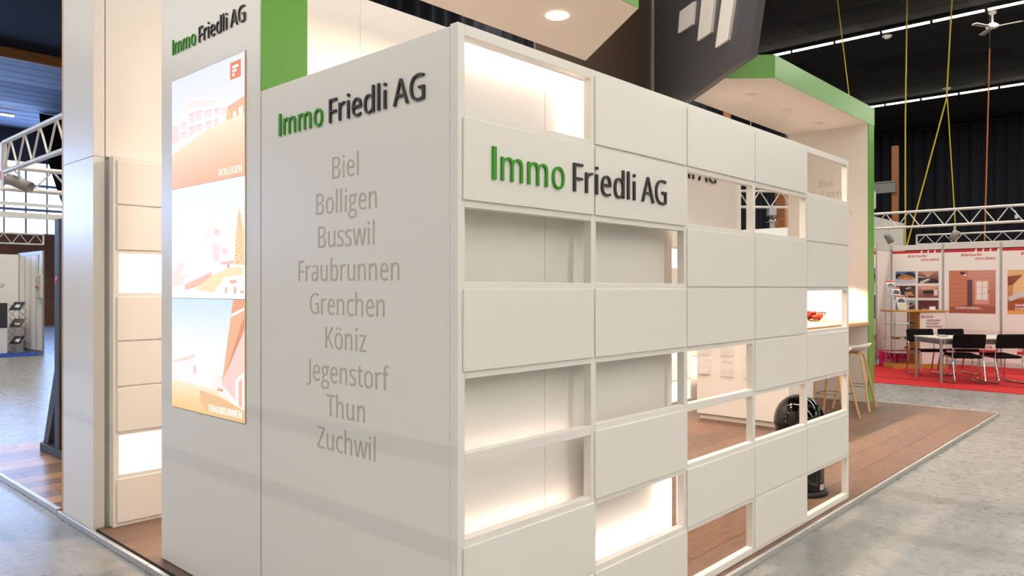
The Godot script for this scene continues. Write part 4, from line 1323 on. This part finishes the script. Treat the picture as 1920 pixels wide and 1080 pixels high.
	var cs := thing("card_holder", "small white card holder on the display counter", "holder", at.call(Vector3(0.85, 1.1505, -0.2)), -PI / 4)
	bx(cs, "tray", Vector3(0, 0, -0.06), Vector3(0.14, 0.012, 0.06), M.white2)
	bx(cs, "cards", Vector3(0.01, 0.0125, -0.02), Vector3(0.13, 0.07, 0.0), M.white)
	# pink paper bags
	var pink := mat(rgb(222, 14, 112), 0.5)
	for k in 2:
		var pb := thing("paper_bag", ["bright pink paper bag with white print standing at the counter's outer edge", "bright pink paper bag with white print standing beside the counter cabinet"][k], "bag", at.call(Vector3(0.06 + 0.29 * k, 0.0, -0.56)), -PI / 4)
		bx(pb, "bag_body", Vector3(0.0, 0.0, -0.1), Vector3(0.26, 0.32, 0.02), pink, 0.006)
		part(pb, "handle", tube(rounded([Vector3(0.08, 0.3, 0.022), Vector3(0.09, 0.4, 0.022), Vector3(0.17, 0.4, 0.022), Vector3(0.18, 0.3, 0.022)], 0.03), 0.003, 5), M.white2)
		part(pb, "house_print", tube([Vector3(0.11, 0.17, 0), Vector3(0.11, 0.21, 0), Vector3(0.14, 0.245, 0), Vector3(0.17, 0.21, 0), Vector3(0.17, 0.17, 0)], 0.005, 5), M.white2, Vector3(0, 0, 0.0215))
		for j in 3:
			bx(pb, "print_line", Vector3(0.06, 0.07 + 0.028 * j, 0.0201), Vector3(0.22, 0.088 + 0.028 * j, 0.0208), mat(rgb(240, 150, 190), 0.5), 0.0002)
	# table
	var tb := thing("meeting_table", "pale rectangular table with silver legs among the black chairs", "table", Vector3(13.18, 0.0105, -1.06), -atan2(0.736, 0.678))
	bx(tb, "table_top", Vector3(-0.75, 0.725, -0.42), Vector3(0.75, 0.75, 0.42), mat(rgb(226, 222, 212), 0.35), 0.004)
	for s in [-1, 1]:
		bx(tb, "apron", Vector3(-0.69, 0.645, s * 0.395 - 0.012), Vector3(0.69, 0.7245, s * 0.395 + 0.012), M.alu)
		bx(tb, "apron", Vector3(s * 0.725 - 0.012, 0.645, -0.36), Vector3(s * 0.725 + 0.012, 0.7245, 0.36), M.alu)
		for u in [-1, 1]:
			part(tb, "leg", tube([Vector3(s * 0.72, 0, u * 0.39), Vector3(s * 0.72, 0.7245, u * 0.39)], 0.024, 12), M.alu)
	var nt := thing("notepad", "thin dark notepad lying on the pale table", "notepad", Vector3(13.02, 0.761, -1.45), 0.4)
	bx(nt, "cover", Vector3(-0.1, 0, -0.07), Vector3(0.1, 0.012, 0.07), M.black)
	bx(nt, "pages", Vector3(-0.095, 0.0125, -0.065), Vector3(0.09, 0.018, 0.065), M.white2)
	# sled-base chairs: front towards -z in local axes
	var ch := thing("sled_chair", "black upholstered chrome sled chair beside the display counter", "chair", Vector3(13.6, 0.0105, -1.83), 0.0, "chairs at the pale table")
	for s in [-1.0, 1.0]:
		var x: float = s * 0.235
		part(ch, "sled_frame", tube(rounded([Vector3(x, 0.82, 0.27), Vector3(x, 0.44, 0.19), Vector3(x, 0.013, 0.3), Vector3(x, 0.013, -0.24), Vector3(x, 0.45, -0.22), Vector3(x, 0.43, 0.19)], 0.055, 5), 0.0125, 10), M.chrome)
	part(ch, "front_bar", tube([Vector3(-0.235, 0.43, -0.16), Vector3(0.235, 0.43, -0.16)], 0.01, 8), M.chrome)
	part(ch, "seat", cbox(0.445, 0.045, 0.44, 0.015), M.black_cloth, Vector3(0, 0.452, -0.02), Vector3(0.06, 0, 0))
	part(ch, "backrest", cbox(0.5, 0.24, 0.05, 0.018), M.black_cloth, Vector3(0, 0.71, 0.248), Vector3(-0.2 + 0.4, 0, 0))
	ch.rotation.y = atan2(0.737, -0.672)
	copy_of(ch, "sled_chair", "black upholstered chrome sled chair on the poster side, second from the display counter", Vector3(14.0, 0.0105, -1.39), atan2(0.737, -0.672) + 0.06)
	copy_of(ch, "sled_chair", "black upholstered chrome sled chair on the aisle side at the table corner", Vector3(12.72, 0.0105, -1.07), atan2(-0.84, 0.54))
	copy_of(ch, "sled_chair", "black upholstered chrome sled chair on the aisle side, farther from the stand", Vector3(13.14, 0.0105, -0.6), atan2(-0.7, 0.71))
	# trusses and spots of that booth
	truss("pale lighting truss spanning the front of the red carpet booth", Vector3(11.9, 2.62, -3.3), Vector3(11.9, 2.62, 2.4), 0.25, 16, 0.022)
	truss("lighting truss behind the poster walls", Vector3(16.6, 2.57, -2.78), Vector3(16.6, 2.57, 3.0), 0.205, 16, 0.018)
	spot("small grey spotlight hung from the front truss near the stand", Vector3(11.9, 2.6, -2.0), Vector3(0.35, -0.8, 0.3), 0.16, 0.055)
	spot("small grey spotlight hung from the front truss above the table", Vector3(11.9, 2.6, -1.02), Vector3(-0.2, -0.8, -0.35), 0.16, 0.055)
	var pc := thing("plug_cable", "short pale cable with a plug hanging in the front truss", "cable", Vector3(11.9, 2.82, -0.25))
	part(pc, "cord", tube(rounded([Vector3(0, 0, 0), Vector3(0, -0.04, 0.06), Vector3(0, -0.1, 0.07)], 0.03), 0.007, 6), M.truss)
	bx(pc, "plug", Vector3(-0.02, -0.15, 0.05), Vector3(0.02, -0.1, 0.09), M.truss)
	var wp := thing("white_partition", "tall plain white booth partition behind the poster walls", "partition", Vector3(19.0, 0, 0))
	part(wp, "panel", prism(PackedVector2Array([V(-7.2, 0), V(-3.7, 0), V(-3.7, 3.24), V(-4.5, 3.5), V(-7.2, 3.9)]), 0.04), M.white2, Vector3(0.02, 0, 0), Vector3(0, -PI / 2, 0))
	bx(wp, "post", Vector3(-0.03, 0, -3.699), Vector3(0.03, 3.26, -3.65), M.alu)

# ------------------------------------------------------------------ overhead: tubes, straps, fan, posts, truss seen through the cells
func overhead() -> void:
	var lm := cbox(1.13, 0.05, 0.09, 0.004)
	var n := 0
	for x in [19.15, 27.55]:
		for k in 9:
			var z: float = -9.0 + 1.18 * k
			var t := thing("ceiling_tube", ["glowing tube lamp in the ceiling row nearer the stand", "glowing tube lamp in the ceiling row farther from the stand"][0 if x < 20.0 else 1], "lamp", Vector3(x, 8.26, z), PI / 2, ["tube row nearer the stand", "tube row farther from the stand"][0 if x < 20.0 else 1])
			part(t, "housing", lm, M.black, Vector3(-0.59, 0.04, 0))
			part(t, "light_tube", tube([Vector3(-1.14, 0, 0), Vector3(-0.04, 0, 0)], 0.035, 8), M.lamp_white)
			n += 1
	# rows out of the frame
	for x in [-6.9, 1.8, 10.45]:
		var t := thing("ceiling_light_row", "long row of tube lamps under the hall ceiling, %s" % {-6.9: "over the aisle before the low wall", 1.8: "over the stand's entrance portal", 10.45: "over the stand's bar end"}[x], "lamp", Vector3(x, 8.26, 2.0))
		bx(t, "housing", Vector3(-0.05, 0.035, -22.0), Vector3(0.05, 0.13, 22.0), M.black)
		part(t, "light_tube", tube([Vector3(0, 0, -22), Vector3(0, 0, 22)], 0.035, 8), M.lamp_white)
	var wires := thing("added_shadow_cables", "pair of thin unseen cables added over the aisle to cast shadow bands on the low wall", "cable", Vector3(-3.0, 3.934, 2.0))  # added out of view, sized so faint shadow bands fall on the wall
	for y in [0.0, 0.19]:
		part(wires, "cable", tube([Vector3(0, y, -20), Vector3(0, y, 20)], 0.0026, 6), M.alu)
	for k in 6:
		part(wires, "hanger", tube([Vector3(0, -0.01, -17.5 + 7.0 * k), Vector3(0, 4.46, -17.5 + 7.0 * k)], 0.0026, 5), M.alu)
	# yellow straps and cables
	var yel := mat(rgb(206, 182, 30), 0.6)
	var ora := mat(rgb(190, 110, 50), 0.6)
	var straps := [
		["thin yellow cable hanging behind the bar portal's green edge", [Vector3(16.0, 8.39, -4.3), Vector3(16.0, 5.6, -3.98)], yel, 0.012],
		["straight yellow cable hanging from the ceiling behind the corner of the poster booth", [Vector3(17.3, 8.39, -3.16), Vector3(17.3, 5.4, -3.2), Vector3(17.3, 2.56, -3.2)], yel, 0.016],
		["yellow cable forking towards the poster wall truss, slanted end", [Vector3(17.0, 8.39, -2.15), Vector3(17.0, 5.80, -2.28), Vector3(17.0, 2.55, -3.09)], yel, 0.015],
		["yellow cable forking towards the poster wall truss, upright end", [Vector3(17.03, 5.8, -2.27), Vector3(17.03, 2.55, -2.09)], yel, 0.011],
		["orange cable hanging behind the poster walls", [Vector3(18.0, 7.0, -1.64), Vector3(18.0, 2.6, -1.74)], ora, 0.014]]
	for s in straps:
		var c := thing("hanging_cable", s[0], "cable", s[1][0])
		var p := []
		for q in s[1]:
			p.append(q - s[1][0])
		part(c, "cable", tube(p, s[3], 6), s[2])
		if s[1][0].y < 7.5 and s[1][0].y > 6.5:
			part(c, "suspension_wire", tube([Vector3.ZERO, Vector3(0, 8.39 - s[1][0].y, 0)], 0.004, 5), M.black)
		part(c, "end_hook", tube([p[-1], p[-1] + Vector3(0, -0.06, 0)], s[3] * 1.6, 6), M.alu)
	# ceiling fan
	var f := thing("ceiling_fan", "pale three-bladed ceiling fan below the tube row", "fan", Vector3(19.75, 8.39, -1.9))
	part(f, "canopy", lathe([V(0.0, 0.0), V(0.09, 0.0), V(0.09, -0.06), V(0.06, -0.09), V(0.0, -0.09)], 20), M.white2)
	part(f, "rod", tube([Vector3(0, -0.08, 0), Vector3(0, -0.3, 0)], 0.025, 10), M.white2)
	part(f, "motor", lathe([V(0.03, -0.28), V(0.08, -0.31), V(0.14, -0.36), V(0.14, -0.4), V(0.08, -0.43), V(0.0, -0.43)], 24), M.white2)
	for k in 3:
		part(f, "blade", prism(PackedVector2Array([V(0.13, -0.05), V(0.6, -0.075), V(0.64, 0.0), V(0.6, 0.06), V(0.13, 0.05)]), 0.012, true), mat(rgb(170, 160, 148), 0.5), Vector3(0, -0.4, 0), Vector3(0.12, 0.55 + TAU * k / 3.0, 0))
	for q in [[Vector3(19.9, 8.37, -4.35), "white round smoke detector on the ceiling beside the nearer tube row"], [Vector3(26.9, 8.37, -4.5), "white round smoke detector on the ceiling beside the farther tube row"]]:
		var sd := thing("smoke_detector", q[1], "detector", q[0])
		part(sd, "base", lathe([V(0.0, 0.0), V(0.12, 0.0), V(0.12, -0.03), V(0.0, -0.03)], 20), M.white2)
		part(sd, "sensor", lathe([V(0.08, -0.03), V(0.07, -0.07), V(0.0, -0.08)], 20), M.white2)
	# timber posts of the hall
	for q in [[Vector3(8.82, 0, -7.1), 0.1, "brown timber post behind the stand's rear wall"], [Vector3(12.0, 0, -5.0), 0.11, "brown timber post behind the bar portal's open side"], [Vector3(17.9, 0, -6.4), 0.26, "broad brown timber post behind the crossing lamp truss"], [Vector3(24.0, 0, -5.3), 0.17, "brown timber post beside the pale crossbar in front of the drapes"]]:
		var tp := thing("timber_post", q[2], "post", q[0])
		bx(tp, "post", Vector3(-q[1] * 0.5, 0, -q[1] * 0.5), Vector3(q[1] * 0.5, {8: 8.3, 12: 5.3, 17: 4.6, 24: 6.1}[int(q[0].x)], q[1] * 0.5), M.timber, 0.006)
		bx(tp, "base_shoe", Vector3(-q[1] * 0.6, 0, -q[1] * 0.6), Vector3(q[1] * 0.6, 0.12, q[1] * 0.6), M.black)
	var cb := thing("pale_crossbar", "pale grey crossbar fixed to a timber post in front of the drapes", "beam", Vector3(23.83, 4.62, -6.4))
	bx(cb, "beam", Vector3(-0.05, 0.0, 0.0), Vector3(0.05, 0.32, 1.15), mat(rgb(120, 120, 118), 0.6))
	bx(cb, "flange", Vector3(-0.08, 0.321, 0.0), Vector3(0.08, 0.36, 1.15), mat(rgb(130, 130, 128), 0.6))
	# truss with floodlight beyond the rear passage
	truss("silver lighting truss with a floodlight beyond the rear passage of the stand", Vector3(13.2, 3.42, -6.6), Vector3(16.4, 3.42, -3.6), 0.36, 9, 0.03)
	var fl := thing("floodlight", "square floodlight with a bell-shaped reflector under the silver truss", "lamp", Vector3(14.62, 3.39, -5.24), 0.7)
	bx(fl, "clamp", Vector3(-0.03, 0.0, -0.05), Vector3(0.03, 0.07, 0.05), M.alu)
	bx(fl, "gear_box", Vector3(-0.11, -0.16, -0.08), Vector3(0.11, 0.0, 0.08), mat(rgb(170, 170, 176), 0.5), 0.008)
	part(fl, "reflector", lathe([V(0.02, -0.16), V(0.06, -0.2), V(0.1, -0.27), V(0.115, -0.31), V(0.11, -0.31), V(0.05, -0.21), V(0.0, -0.18)], 24), M.chrome)
	var wb := thing("white_canopy", "white fabric booth roof below the floodlight", "canopy", Vector3(16.5, 0, -6.1))
	part(wb, "roof_cloth", prism(PackedVector2Array([V(-1.0, 2.75), V(0.0, 3.1), V(0.9, 2.75), V(0.9, 2.7), V(-1.0, 2.7)]), 1.6), M.white2, Vector3(0, 0, -0.8))
	for s in [Vector3(-0.95, 0, -0.75), Vector3(0.85, 0, -0.75), Vector3(-0.95, 0, 0.75), Vector3(0.85, 0, 0.75)]:
		part(wb, "pole", tube([s, s + Vector3(0, 2.71, 0)], 0.02, 8), M.alu)
